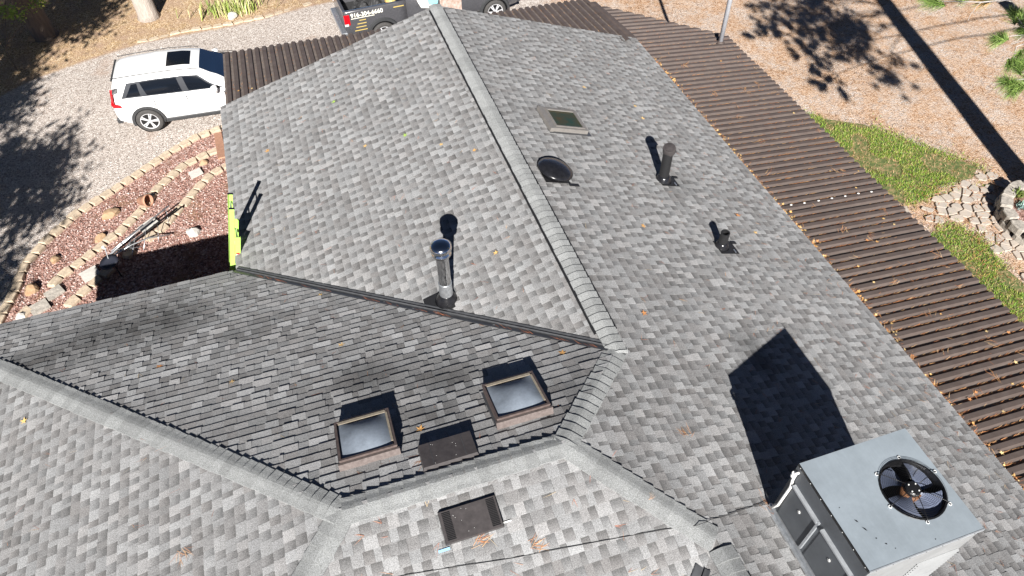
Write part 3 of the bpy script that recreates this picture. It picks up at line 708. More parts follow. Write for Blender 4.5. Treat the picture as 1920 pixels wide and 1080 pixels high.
b = MB(); b.lathe([(rr-.002, zt-.30), (rr-.002, zt+.004), (rr+.012, zt+.006), (rr+.016, zt+.001)], 40, T(cx, cy, 0), cap=False); b.add([(cx+(rr-.01)*math.cos(2*math.pi*i/24), cy+(rr-.01)*math.sin(2*math.pi*i/24), zt-.29) for i in range(24)], [tuple(range(24))]); b.build('fan_shroud', 'fan_dark', ac)
fan = MB().lathe([(.085, -.12), (.085, .015), (.07, .03), (0.001, .034)], 24, T(cx, cy, zt)).build('fan_motor', 'fan_dark', ac, False)
b = MB(); b.lathe([(.105, -.16), (.105, -.03), (.085, -.025)], 24, T(cx, cy, zt)); b.build('motor_housing', 'rust', fan, True)
for q in range(4):
    def bl(u, v, q=q):
        a = q*math.pi/2+.35+(v-.5)*(1.0+.25*u)+.25*u; r_ = .09+u*.225; return (cx+r_*math.cos(a), cy+r_*math.sin(a), zt-.055+(v-.5)*.09)
    b = MB(); b.grid(bl, 6, 6); b.build('fan_blade', 'fan_blade', fan, True)
for q in range(4):
    a = q*math.pi/2+.6; b = MB(); b.lathe([(.008, -.01), (.008, .006), (0.001, .008)], 8, T(cx+.055*math.cos(a), cy+.055*math.sin(a), zt+.032)); b.build('bolt', 'screw', fan)
b = MB()
for q in range(14):
    r_ = .10+q*.0185; z_ = zt+.03+.022*(1-((r_-.1)/.25)**2)
    b.tube([(cx+r_*math.cos(2*math.pi*i/36), cy+r_*math.sin(2*math.pi*i/36), z_) for i in range(37)], .0016, 4, False)
tag(b.build('guard_ring', 'fan_dark', ac, True), kind='stuff')
for q in range(6):
    a = q*math.pi/3+.25; ca, sa = math.cos(a), math.sin(a)
    b = MB(); b.tube([(cx+r_*ca, cy+r_*sa, z_) for r_, z_ in ((.09, zt+.046), (.2, zt+.044), (.3, zt+.034), (.345, zt+.03), (.372, zt+.006))], .004, 6); b.build('guard_arm', 'fan_dark', ac, True)
    b = MB(); b.tube([(cx+.372*ca+.016*math.cos(t*math.pi/6), cy+.372*sa+.016*math.sin(t*math.pi/6), zt+.006) for t in range(13)], .0045, 6, False); b.build('guard_foot', 'screw', ac, True)
xw = -hx; zr = P2.z(1.66-hx, 0)-zb                            # west face, roof height there
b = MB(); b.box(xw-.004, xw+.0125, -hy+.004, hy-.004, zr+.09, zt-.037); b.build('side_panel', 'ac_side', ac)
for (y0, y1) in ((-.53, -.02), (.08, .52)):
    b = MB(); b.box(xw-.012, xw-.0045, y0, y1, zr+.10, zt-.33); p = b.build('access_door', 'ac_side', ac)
    b = MB(); b.box(xw-.05, xw-.0047, y0-.015, y1, zt-.33, zt-.30); b.build('door_rail', 'ac_trim', p)
    b = MB(); b.box(xw-.032, xw-.0049, y0-.04, y0-.012, zr+.14, zt-.30); b.build('door_stile', 'ac_trim', p)
    b = MB(); yc = (y0+y1)/2; b.box(xw-.022, xw-.0125, yc-.010, yc+.010, zt-.585, zt-.545); b.box(xw-.021, xw-.0128, yc-.016, yc+.022, zt-.572, zt-.562); b.build('door_latch', 'screw', p)
b = MB(); b.box(-hx, hx, -hy-.004, -hy+.008, zt-.034, zt+.003); b.build('edge_trim', 'ac_trim', ac)
b = MB(); b.box(-hx-.004, -hx+.006, -hy+.01, hy, zt-.034, zt+.002); b.build('edge_trim', 'fan_dark', ac)
for k in range(7):
    b = MB(); b.lathe([(0.001, .003), (.007, 0)], 8, T(-hx-.005, -hy+.06+k*.19, zt-.018) @ RY(rad(-90))); b.build('screw', 'screw', ac)
    b = MB(); b.lathe([(0.001, .003), (.007, 0)], 8, T(-hx+.08+k*.2, -hy-.005, zt-.016) @ RX(rad(90))); b.build('screw', 'fan_dark', ac)
b = MB(); b.box(xw-.035, xw-.0, -hy-.05, hy+.03, zr-.0, zr+.085, bev=.008); b.build('base_rail', 'galv', ac)
b = MB(); b.box(xw-.10, xw-.036, -hy-.07, hy+.01, zr+.004, zr+.028); b.box(xw-.13, xw-.101, -hy-.07, hy-.02, zr+.02, zr+.03); b.build('curb_flashing', 'galv', ac)
b = MB(); vs = [(-hx, zr), (hx, zlow), (hx, zlow+.13), (-hx, zr+.09)]
b.add([(x, -hy+.02, z) for x, z in vs]+[(x, hy-.02, z) for x, z in vs], [(0, 1, 2, 3), (7, 6, 5, 4), (1, 0, 4, 5), (2, 1, 5, 6), (3, 2, 6, 7), (0, 3, 7, 4)]); b.build('roof_curb', 'galv', ac)
b = MB(); py = hy-.06; b.tube([(xw-.005, py, zt-.10), (xw-.035, py, zt-.10), (xw-.04, py, zt-.14), (xw-.035, py+.0, zt-.25), (xw-.025, py-.02, zt-.40), (xw-.028, py-.01, zr+.25), (xw-.04, py+.03, zr+.10)], .017, 10); dp = b.build('drain_pipe', 'pvc', ac, True)
b = MB(); b.lathe([(.024, -.035), (.024, .035)], 12, T(xw-.047, py+.018, zt-.15)); b.build('pipe_coupling', 'pvc', dp)
for q in range(16):
    z0 = zlow+.20+q*.058; b = MB()
    if z0 > zt-.1: break
    b.add([(.12, -hy-.004, z0), (hx-.04, -hy-.004, z0), (hx-.04, -hy-.018, z0+.030), (.12, -hy-.018, z0+.030), (.12, -hy+.010, z0+.05), (hx-.04, -hy+.010, z0+.05)], [(0, 1, 2, 3), (3, 2, 5, 4)]); b.build('louvre_slat', 'ac_end', ac)
for (sx, sy, L_) in ((-.50, -.13, .05), (-.47, -.23, .07), (-.42, -.35, .02), (-.36, -.43, .03), (-.58, .05, .012), (-.30, -.50, .012), (.15, -.55, .015)):
    b = MB(); X = T(sx, sy, zt+.0006) @ RZ(rad(-55+R.uniform(-15, 15))); b.add([X @ Vector(v) for v in ((-L_/2, -.005, 0), (L_*.1, -.009, 0), (L_/2, 0, 0), (0, .008, 0))], [(0, 1, 2, 3)]); b.build('paint_chip', 'fan_dark', ac)

# ------------------------------------------------------------------ ladder
lad = thing('extension_ladder', 'lime green extension ladder leaning on the west eave', 'ladder', (-6.15, 5.54, 0))
def rail(y, L0, L1, w_, off):
    a = Vector((0, 0, 0)); top = Vector((1.16, 0, 4.09)); d = (top-a).normalized(); nrm = Vector((-d.z, 0, d.x))
    Xm = Matrix((nrm, Vector((0, 1, 0)), d)).transposed().to_4x4(); Ln = (top-a).length
    bb = MB(); X = Xm @ T(off, y, 0)
    bb.box(-w_/2, w_/2, -.004, .004, L0, L1, X); sgn = -1 if y > 0 else 1
    bb.box(-w_/2, -w_/2+.006, .004, sgn*.032, L0, L1, X); bb.box(w_/2-.006, w_/2, .004, sgn*.032, L0, L1, X)
    return bb, Xm, Ln
LL = math.hypot(1.16, 4.09)
for yy in (-.21, .21):
    bb, Xm, _ = rail(yy, 1.2, LL, .085, .05); o = bb.build('fly_rail', 'ladder_green', lad)
    c_ = MB(); c_.box(-.05+.05, .05+.05, yy-.02, yy+.02, LL, LL+.012, Xm); c_.build('end_cap', 'black_plastic', o)
    bb, Xm, _ = rail(yy*1.14, 0.05, LL-.66 if yy < 0 else LL-.62, .095, -.045); o2 = bb.build('base_rail', 'ladder_green', lad)
    if yy < 0:
        c_ = MB(); c_.box(-.075, -.015, yy*1.14-.0065, yy*1.14-.0042, LL-1.2, LL-1.08, Xm); c_.build('white_warning_sticker', 'pvc', o2)
        c_ = MB(); c_.box(-.075, -.015, yy*1.14-.0068, yy*1.14-.0043, LL-1.078, LL-1.04, Xm); c_.build('red_warning_sticker', 'sticker_red', o2)
    c_ = MB(); c_.box(-.11, .02, yy*1.14-.03, yy*1.14+.03, 0, .05, Xm); c_.build('foot', 'black_plastic', o2)
for k in range(13):
    L_ = .35+k*.305
    if L_ < LL-.7: b = MB(); b.tube([Xm @ Vector((-.045, -.235, L_)), Xm @ Vector((-.045, .235, L_))], .017, 8); b.build('rung', 'aluminium', lad)
    L2 = 1.35+k*.305
    if L2 < LL-.08: b = MB(); b.tube([Xm @ Vector((.05, -.205, L2)), Xm @ Vector((.05, .205, L2))], .017, 8); b.build('rung', 'aluminium', lad)

# ------------------------------------------------------------------ cable on the roof
pts = [P5.P(x, y, .015) for x, y in ((-4.0, -2.16), (-3.44, -2.2), (-2.89, -2.28), (-2.31, -2.37), (-1.78, -2.43), (-1.14, -2.51), (-.51, -2.59), (-.2, -2.65))]+[Vector((-.12, -2.66, HR+.088)), Vector((-.03, -2.65, HR+.05))]+[P2.P(x, y, .015) for x, y in ((.06, -2.62), (.25, -2.615), (.44, -2.59), (.65, -2.57), (.86, -2.55), (.95, -2.53))]
b = MB(); b.tube(pts, .0035, 6); tag(b.build('power_cable', 'cable_black', None, True), 'thin black cable trailing over the hip to the air conditioner', 'cable')

# ------------------------------------------------------------------ garden: beds, edging, stones
OUTER = [(-11.35, 7.5), (-11.19, 8.19), (-10.99, 8.89), (-10.86, 9.84), (-10.44, 10.58), (-9.87, 11.31), (-9.11, 11.93), (-8.28, 12.58), (-7.45, 13.29), (-6.7, 13.77), (-6.01, 13.99), (-5.3, 14.1)]
MID = [(-10.68, 8.19), (-10.45, 8.5), (-9.96, 9.17), (-9.27, 9.78), (-8.72, 10.29), (-8.25, 10.87), (-7.74, 11.81), (-7.1, 12.55), (-6.29, 12.9), (-5.5, 13.1)]
INN = [(-9.65, 8.18), (-9.15, 8.71), (-8.13, 9.69), (-7.61, 10.13), (-7.21, 10.73), (-6.78, 11.37), (-6.34, 11.92), (-6.04, 12.11), (-5.4, 12.2)]
bedpoly = OUTER+[(-5.0, 13.5), (-4.9, 5.0), (-11.4, 5.0)]
bm = bmesh.new(); f = bm.faces.new([bm.verts.new((x, y, .035)) for x, y in bedpoly]); bmesh.ops.triangulate(bm, faces=[f]); me = bpy.data.meshes.new('planting_bed'); bmesh.ops.recalc_face_normals(bm, faces=bm.faces); bm.to_mesh(me); bm.free(); me.materials.append(MT['bed'])
if me.polygons[0].normal.z < 0: me.flip_normals()
tag(link('planting_bed', me), kind='structure')
def along(pts, step):
    out = []; acc = 0
    for (a, b) in zip(pts[:-1], pts[1:]):
        L_ = math.hypot(b[0]-a[0], b[1]-a[1]); s = acc
        while s < L_: out.append((a[0]+(b[0]-a[0])*s/L_, a[1]+(b[1]-a[1])*s/L_, math.atan2(b[1]-a[1], b[0]-a[0]))); s += step
        acc = s-L_
    return out
def block_mesh(name, m, w_, d_, h_, seed):
    r = random.Random(seed); b = MB(); poly = [(-w_/2, -d_/2), (-w_*.28, -d_*.62), (w_*.28, -d_*.62), (w_/2, -d_/2), (w_*.36, d_/2), (-w_*.36, d_/2)]
    n = 6; vs = [(x*1.03, y*1.03, 0) for x, y in poly]+[(x, y, h_-.02) for x, y in poly]+[(x*.93, y*.91, h_+r.uniform(-.006, .006)) for x, y in poly]
    fs = [tuple(range(2*n, 3*n))]+[(i, (i+1) % n, n+(i+1) % n, n+i) for i in range(n)]+[(n+i, n+(i+1) % n, 2*n+(i+1) % n, 2*n+i) for i in range(n)]
    b.add(vs, fs); return b.build(name, m, None, mesh_only=True)
blocks = [block_mesh('edging_block', 'block', .335, .20, .10, s) for s in range(3)]
def edging(pts, lab, step, z, skip=()):
    t = thing('garden_edging', lab, 'edging', (pts[0][0], pts[0][1], 0), 0, 'curved rows of garden edging blocks')
    for i, (x, y, a) in enumerate(along(pts, step)):
        if i in skip: continue
        o = link('edging_block', R.choice(blocks), t); o.location = (x-pts[0][0]+R.uniform(-.012, .012), y-pts[0][1]+R.uniform(-.012, .012), z+R.uniform(-.012, .012))
        o.rotation_euler = (R.uniform(-.04, .04), R.uniform(-.04, .04), a+math.pi+R.uniform(-.07, .07)); k = R.uniform(.93, 1.05); o.scale = (k, R.uniform(.92, 1.06), 1)
edging(OUTER, 'outermost curved row of tan edging blocks along the gravel drive', .325, .02)
edging(MID, 'middle curved row of tan edging blocks in the red rock bed', .33, .02, skip=(1, 2))
edging(INN, 'innermost row of tan edging blocks closest to the house', .345, .02, skip=(4, 6))
def rock(name, x, y, s, m, lab, cat='rock', group=None, seed=0, z=.03, rz=0):
    r = random.Random(seed); bm = bmesh.new(); bmesh.ops.create_icosphere(bm, subdivisions=2, radius=1)
    ph = [r.uniform(0, 6) for _ in range(6)]
    for v in bm.verts:
        k = 1+.16*math.sin(v.co.x*3+ph[0])*math.sin(v.co.y*3.3+ph[1])+.12*math.sin(v.co.z*4+ph[2]+v.co.x*2)+r.uniform(-.05, .05); v.co = v.co*k
        if v.co.z < -.35: v.co.z = -.35
        v.co = Vector((v.co.x*s[0]*.85, v.co.y*s[1]*.85, v.co.z*s[2]))
    me = bpy.data.meshes.new(name); bm.to_mesh(me); bm.free(); me.materials.append(MT[m]); o = link(name, me); o.location = (x, y, z+.2*s[2]); o.rotation_euler = (0, 0, rz)
    return tag(o, lab, cat, group)
rock('boulder', -8.94, 11.1, (.27, .17, .14), 'stone_tan', 'long tan boulder between the outer and middle edging rows', seed=1, rz=.4)
rock('boulder', -10.17, 9.8, (.17, .12, .13), 'stone_tan', 'upright tan rock with a dark shadow near the outer edging', seed=2, rz=1.0)
rock('boulder', -6.9, 9.68, (.2, .17, .17), 'stone_white', 'whitish boulder in the bed between the ladder and the inner edging', seed=3)
rock('boulder', -9.15, 10.25, (.2, .12, .13), 'stone_tan', 'rust brown rock against the middle edging row', seed=4, rz=.6)
rock('boulder', -10.62, 8.89, (.2, .18, .17), 'stone_tan', 'rounded yellow boulder near the lower end of the outer edging', seed=5)
rock('boulder', -10.75, 8.1, (.16, .13, .11), 'stone_white', 'small pale rock wedged beside the lowest edging blocks', seed=6)
rock('boulder', -6.55, 12.5, (.16, .11, .1), 'stone_tan', 'tan rock by the upper end of the middle edging row', seed=7)
rock('boulder', -8.05, 11.55, (.13, .10, .08), 'stone_white', 'small white rock touching the terracotta pot', seed=8)
rock('boulder', -11.85, 21.4, (.26, .2, .18), 'stone_tan', 'reddish rock at the foot of the leaning tree trunk', seed=9, z=0)
rock('boulder', -11.35, 21.35, (.28, .17, .14), 'stone_tan', 'cream flat rock at the foot of the leaning tree trunk', seed=10, z=0)
rock('boulder', -5.25, 20.75, (.2, .18, .17), 'stone_white', 'round white stone in front of the clump of green blades', seed=11, z=.02)
def slab(x, y, w_, d_, rz, lab, m='stone_white', seed=0):
    r = random.Random(seed); poly = [(-w_/2, -d_/2), (w_*.45, -d_*.55), (w_/2, d_*.4), (-w_*.42, d_/2)]; b = MB(); b.prism(poly, 0, .05)
    o = b.build('stone_slab', m); o.location = (x, y, .06); o.rotation_euler = (rad(3), rad(-3), rz); return tag(o, lab, 'slab')
slab(-9.33, 9.0, .42, .34, .5, 'white square slab on red rock beside the satellite dish')
slab(-8.0, 10.32, .5, .3, .7, 'white slab under the fallen antenna frame')
slab(-6.78, 12.1, .36, .26, .4, 'white slab near the upper end of the inner edging')
slab(-10.1, 8.62, .42, .3, .6, 'grey weathered slab beside the rounded yellow boulder', 'block_grey')
slab(-10.38, 8.25, .42, .34, .5, 'grey slab lying closest to the north eave', 'block_grey')
b = MB(); b.lathe([(.10, 0), (.15, .24), (.17, .25), (.17, .30), (.145, .30), (.13, .06), (0.001, .05)], 24); o = b.build('flower_pot', 'terracotta', None, True); o.location = (-8.2, 11.3, .16); o.rotation_euler = (rad(80), 0, rad(60)); tag(o, 'terracotta flower pot lying on its side by the middle edging', 'flower pot')
# lava rock chips, one mass
b = MB(); cnt = 0
oct_f = [(0, 2, 4), (2, 1, 4), (1, 3, 4), (3, 0, 4), (2, 0, 5), (1, 2, 5), (3, 1, 5), (0, 3, 5)]
while cnt < 9000:
    x, y = R.uniform(-11.4, -5.0), R.uniform(7.3, 14.0)
    if not inside(x, y, OUTER+[(-5.0, 13.5), (-4.9, 7.2), (-11.4, 7.2)]): continue
    if math.sin(x*1.1+1)*math.sin(y*1.3) > .55 and R.random() < .75: continue
    s = R.uniform(.012, .034); a = R.uniform(0, 6); c_, s_2 = math.cos(a), math.sin(a); e = [R.uniform(.6, 1.2)*s for _ in range(6)]
    vs = [(c_*e[0], s_2*e[0], 0), (-c_*e[1], -s_2*e[1], 0), (-s_2*e[2], c_*e[2], 0), (s_2*e[3], -c_*e[3], 0), (0, 0, e[4]*.8), (0, 0, -e[5]*.5)]
    col = jit(R.choice(((.28, .145, .115), (.36, .22, .18), (.20, .09, .07), (.56, .44, .40), (.40, .26, .215))), .2)
    b.add([(x+p[0], y+p[1], .045+p[2]) for p in vs], oct_f, col); cnt += 1
tag(b.build('lava_rock', 'lava'), 'reddish lava rock chips covering the planting bed', 'rocks', kind='stuff')
# satellite dish and antenna frame
dsh = thing('satellite_dish', 'dark blue satellite dish on a bent post in the rock bed', 'satellite dish', (-8.62, 8.72, .035))
X = T(-.08, .02, .50) @ RY(rad(-14)) @ RX(rad(16))
b = MB(); b.lathe([(0.001, -.035), (.12, -.025), (.22, 0), (.225, .006), (.12, -.015), (0.001, -.025)], 28, X @ Matrix.Diagonal((1.05, .9, 1, 1))); b.build('reflector', 'dish_navy', dsh, True)
b = MB(); b.tube([(0, 0, 0), (0, 0, .3), (-.07, .02, .47)], .022, 8); b.build('post', 'cladding', dsh, True)
b = MB(); b.tube([X @ Vector((0, .1, 0)), X @ Vector((.02, .34, .1))], .012, 6); fa = b.build('feed_arm', 'galv', dsh)
b = MB(); b.lathe([(.03, 0), (.035, .09), (0.001, .1)], 10, X @ T(.02, .34, .08)); b.build('feed_horn', 'pvc', fa)
ant = thing('antenna_frame', 'tangle of silver and black antenna rods lying across the rock bed', 'antenna', (-8.2, 9.8, .04))
def rodp(nm, pts, r_, m): bb = MB(); bb.tube([(x+8.2, y-9.8, z) for x, y, z in pts], r_, 8); bb.build(nm, m, ant, True)
rodp('boom', [(-8.9, 9.4, .12), (-8.1, 9.93, .3), (-7.36, 10.45, .42)], .02, 'aluminium'); rodp('boom', [(-8.75, 9.42, .10), (-7.95, 9.9, .22), (-7.2, 10.45, .3)], .024, 'black_plastic')
rodp('boom', [(-8.8, 9.45, .2), (-8.0, 10.0, .36)], .016, 'galv')
rodp('arm', [(-8.75, 9.2, .25), (-8.3, 9.4, .3), (-7.9, 9.55, .28), (-7.45, 9.7, .12)], .018, 'aluminium')
rodp('arm', [(-8.8, 9.15, .3), (-8.65, 9.4, .25), (-8.3, 9.42, .22)], .012, 'galv')
for (a, c_) in (((-8.5, 9.35, .2), (-8.25, 9.7, .3)), ((-8.35, 9.25, .1), (-8.2, 9.75, .3)), ((-8.1, 9.4, .05), (-7.95, 9.95, .3)), ((-7.75, 9.6, .05), (-7.68, 9.95, .28)), ((-8.85, 9.1, .3), (-8.75, 9.35, .1)), ((-7.5, 10.2, .02), (-7.45, 10.38, .36)), ((-8.6, 9.3, .3), (-8.1, 9.5, .1))):
    rodp('rod', [a, c_], .009, R.choice(('aluminium', 'galv', 'black_plastic')))
# weathered plank by the wall
b = MB(); b.box(-.11, .11, -.9, .9, 0, .04); o = b.build('weathered_plank', 'terracotta'); o.location = (-6.02, 12.85, .28); o.rotation_euler = (rad(-12), 0, rad(5)); tag(o, 'reddish brown plank propped beside the west eave above the ladder', 'plank')
# far border stones and the clump of blades
bs = thing('border_stones', 'row of pale stones edging the far side of the gravel drive', 'edging', (-8.3, 20.15, 0))
for i, (x, y, a) in enumerate(along([(-8.3, 20.15), (-7.02, 20.34), (-5.4, 20.35), (-4.09, 20.5), (-2.3, 20.95)], .36)):
    o = link('border_stone', R.choice(blocks), bs); o.location = (x+8.3, y-20.15, -.06+R.uniform(-.03, .03)); o.rotation_euler = (0, 0, a+R.uniform(-.2, .2)); o.scale = (1.05, R.uniform(.7, 1), .9)
cl = thing('iris_clump', 'clump of yellow green strappy leaves behind the far border stones', 'plant', (-5.2, 21.1, 0))
b = MB()
for i in range(320):
    x, y = R.gauss(0, .55), R.gauss(.1, .22); a = R.uniform(0, 6.28); L_ = R.uniform(.25, .6); ln = R.uniform(.05, .3); dx, dy = math.cos(a), math.sin(a); w_ = .014
    col = jit(R.choice(((.30, .36, .08), (.40, .42, .14), (.55, .50, .28), (.20, .28, .06))), .2)
    p0 = Vector((x, y, 0)); p1 = p0+Vector((dx*ln*.4, dy*ln*.4, L_*.7)); p2 = p0+Vector((dx*ln, dy*ln, L_)); s3 = Vector((-dy, dx, 0))*w_
    b.add([p0-s3, p0+s3, p1+s3, p1-s3, p2], [(0, 1, 2, 3), (3, 2, 4)], col)
tag(b.build('blades', 'leaf', cl), kind='stuff')

# ---- lawn, path, planter (east)
L1 = [(8.6, 9.6), (9.6, 9.5), (10.74, 9.08), (12.06, 8.21), (13.06, 6.66), (13.94, 5.36), (13.4, 4.98), (12.4, 5.05), (11.4, 4.72), (10.81, 4.75), (8.8, 4.9)]
L2 = [(9.2, 4.2), (10.79, 3.9), (11.5, 3.9), (11.9, 3.2), (11.7, 2.56), (11.75, 1.8), (11.9, -.5), (11.5, -4), (8.8, -4)]
def sheet(name, poly, z, m):
    bm = bmesh.new(); f = bm.faces.new([bm.verts.new((x, y, z)) for x, y in poly]); bmesh.ops.triangulate(bm, faces=[f]); bmesh.ops.recalc_face_normals(bm, faces=bm.faces)
    me = bpy.data.meshes.new(name); bm.to_mesh(me); bm.free()
    if me.polygons[0].normal.z < 0: me.flip_normals()
    me.materials.append(MT[m]); return tag(link(name, me), kind='structure')
shrink = lambda L_, cx, cy: [(cx+(x-cx)*.93, cy+(y-cy)*.93) for x, y in L_]
sheet('lawn_soil', shrink(L1, 10.8, 6.8), .026, 'lawn'); sheet('lawn_soil', shrink(L2, 10.2, .5), .026, 'lawn')
b = MB(); cnt = 0
while cnt < 36000:
    x, y = R.uniform(8.5, 14.2), R.uniform(-2, 9.7)
    P_ = L1 if y > 4.45 else L2
    if not inside(x, y, P_):
        if not (R.random() < .5 and (inside(x+R.gauss(0, .22), y+R.gauss(0, .22), P_))): continue
    dn = math.sin(x*2.1+y)*math.sin(y*1.7-x*.6)+.6*math.sin(x*5+1)*math.sin(y*4.4)
    if dn > .3 and R.random() < .88: continue
    h = R.uniform(.035, .09); a = R.uniform(0, 6.28); w_ = R.uniform(.006, .011); lx, ly = R.gauss(0, .03), R.gauss(0, .03)
    col = jit(R.choice(((.09, .19, .015), (.15, .27, .02), (.21, .32, .03), (.28, .34, .05), (.36, .30, .12))) if dn < .2 else R.choice(((.16, .18, .04), (.36, .26, .13), (.42, .27, .14))), .25)
    b.add([(x-w_*math.cos(a), y-w_*math.sin(a), .02), (x+w_*math.cos(a), y+w_*math.sin(a), .02), (x+lx, y+ly, .02+h)], [(0, 1, 2)], col); cnt += 1
tag(b.build('grass', 'leaf'), 'patchy short green grass of the lawn beside the porch', 'grass', kind='stuff')
path = tag(link('flagstone_path', None), kind='structure')
PATH = [(10.9, 4.15), (11.3, 3.98), (11.8, 3.95), (11.9, 3.3), (11.8, 2.6), (11.85, 1.2), (12.45, 1.2), (12.5, 2.6), (12.62, 3.4), (12.9, 4.1), (13.9, 4.62), (14.0, 5.05), (13.2, 5.12), (12.5, 4.85), (11.7, 4.7), (11.0, 4.55)]
FS = []; rp = random.Random(21)
for tr_ in range(4000):
    x, y = rp.uniform(10.9, 14), rp.uniform(1.2, 5.1)
    if inside(x, y, PATH) and all(math.hypot(x-a, y-c) > rp.uniform(.13, .40) for a, c in FS): FS.append((x, y))
for qi, (x, y) in enumerate(FS):
    if rp.random() < .18: continue
    n = 11; poly = [(.185*R.uniform(.7, 1.1)*math.cos(2*math.pi*k/n), .165*R.uniform(.7, 1.1)*math.sin(2*math.pi*k/n)) for k in range(n)]
    for qj, (x2, y2) in enumerate(FS):
        if qj == qi: continue
        dx, dy = x2-x, y2-y; D = math.hypot(dx, dy)
        if D < .6: poly = clip(poly, dx/D, dy/D, D/2-.018)
    n = len(poly); b = MB(); vs = [(px, py, 0) for px, py in poly]+[(px*.96, py*.96, .035+R.uniform(-.004, .004)) for px, py in poly]
    b.add(vs, [tuple(range(n, 2*n))]+[(i, (i+1) % n, n+(i+1) % n, n+i) for i in range(n)]); o = b.build('flagstone', 'flagstone', path); o.location = (x, y, .018)
b = MB(); b.box(-.5, .35, -.3, .3, 0, .05, bev=.008); o = b.build('concrete_step', 'concrete'); o.location = (10.35, 4.55, .02); o.rotation_euler = (0, 0, rad(-20)); tag(o, 'pale concrete pad at the edge of the porch roof by the path', 'step')
pl_ = thing('stone_planter', 'round raised planter of grey stone blocks at the end of the path', 'planter', (13.85, 3.0, 0))
gb = [block_mesh('planter_block', 'block_grey', .40, .27, .19, 20+s) for s in range(3)]
for lay_ in range(2):
    for k in range(17):
        a = 2*math.pi*(k+.5*lay_)/17; o = link('planter_block', R.choice(gb), pl_); o.location = (1.2*math.cos(a)+R.uniform(-.02, .02), 1.2*math.sin(a)+R.uniform(-.02, .02), lay_*.185+.01); o.rotation_euler = (0, 0, a+math.pi/2+R.uniform(-.06, .06))
b = MB(); b.lathe([(1.12, .0), (1.10, .27), (.6, .33), (0.001, .34)], 24); b.build('soil', 'bed', pl_)
def tuft(x, y, z, s, n, cols, lab):
    t = thing('planter_plant', lab, 'plant', (x, y, z), 0, 'plants in the round planter'); b = MB()
    for i in range(n):
        a = R.uniform(0, 6.28); t2 = R.uniform(.1, 1.2); L_ = s*R.uniform(.5, 1.1); d = Vector((math.cos(a)*math.sin(t2), math.sin(a)*math.sin(t2), math.cos(t2))); p = Vector((R.gauss(0, s*.35), R.gauss(0, s*.35), 0)); s3 = d.cross(Vector((0, 0, 1))).normalized()*s*.11 if d.z < .99 else Vector((s*.11, 0, 0))
        b.add([p, p+d*L_*.5+s3, p+d*L_, p+d*L_*.5-s3], [(0, 1, 2, 3)], jit(R.choice(cols), .25))
    tag(b.build('leaves', 'leaf', t), kind='stuff')
tuft(13.25, 3.55, .3, .17, 90, [(.22, .36, .34), (.32, .44, .40), (.14, .24, .18)], 'blue green succulent on the path side of the round planter')
tuft(13.15, 3.1, .3, .15, 80, [(.25, .42, .40), (.36, .48, .44)], 'smaller blue green succulent in the middle of the round planter')
tuft(13.5, 3.95, .3, .2, 120, [(.10, .15, .03), (.17, .20, .05)], 'low dark green plant at the far rim of the round planter')

# ------------------------------------------------------------------ needles and leaves
def needle(b, p, d, L_, w_, col, n=None):
    d = d.normalized(); s3 = d.cross(n if n is not None else Vector((0, 0, 1))).normalized()*w_; m = p+d*L_*.5+s3*R.uniform(-2, 2)
    b.add([p-s3, p+s3, m+s3, m-s3, p+d*L_], [(0, 1, 2, 3), (3, 2, 4)], col)
NC = [(.50, .22, .09), (.58, .30, .13), (.42, .17, .07), (.62, .38, .19), (.34, .13, .06)]
b = MB()
ky = math.floor(-6/PITCH)
for k in range(ky, int(12.4/PITCH)):                          # in the pans of the east porch roof
    y0 = k*PITCH
    xm = min(8.05, xo_e(y0)-.05)
    if xm < EX+.1: continue
    dens = R.uniform(.2, 1.0)*(1.3 if y0 < 2 else .55)
    x = EX+.03
    while x < xm:
        if math.sin(x*2.3+k*1.7)+R.uniform(-1, 1) > -.75*dens:
            for q in range(R.choice((1, 2, 3, 3))):
                xx = x+R.uniform(-.05, .05); yy = y0+R.uniform(.003, .034)
                needle(b, Vector((xx, yy, zE(xx)+R.uniform(.004, .018))), Vector((1, R.gauss(0, .16), R.gauss(-.08, .03))), R.uniform(.08, .17), R.uniform(.0022, .0038), jit(R.choice(NC), .25))
        x += R.uniform(.02, .05)
    for q in range(R.choice((0, 1, 2))):
        xx = R.uniform(EX+.05, xm-.1); needle(b, Vector((xx, y0+R.uniform(0, .18), zE(xx)+RH+.006)), Vector((R.gauss(0, 1), R.gauss(0, 1), 0)), R.uniform(.09, .17), .0022, jit(R.choice(NC), .25))
yy = -6.5
while yy < 10.3:                                              # drift along the shingle eave
    if math.sin(yy*3.1)+math.sin(yy*7.7)*.6+R.uniform(-.7, .7) > -.7:
        for q in range(R.randint(3, 8)):
            xx = EX+.03+abs(R.gauss(.02, .07)); needle(b, Vector((xx, yy+R.uniform(-.06, .06), zE(xx)+R.uniform(.01, .06))), Vector((R.gauss(0, 1), R.gauss(0, 1), R.gauss(0, .2))), R.uniform(.05, .14), R.uniform(.002, .004), jit(R.choice(NC), .3))
    yy += .035
xx = -5.1
while xx < 5.0:
    for q in range(3):
        y_ = R.uniform(YN+.02, 13.3); k = math.floor(xx/PITCH); x_ = k*PITCH+R.uniform(.005, .05); needle(b, Vector((x_, y_, zN(y_)+.008)), Vector((R.gauss(0, .12), 1, -.08)), R.uniform(.07, .15), .0025, jit(R.choice(NC+[(.45, .36, .28)]), .25))
    xx += .06
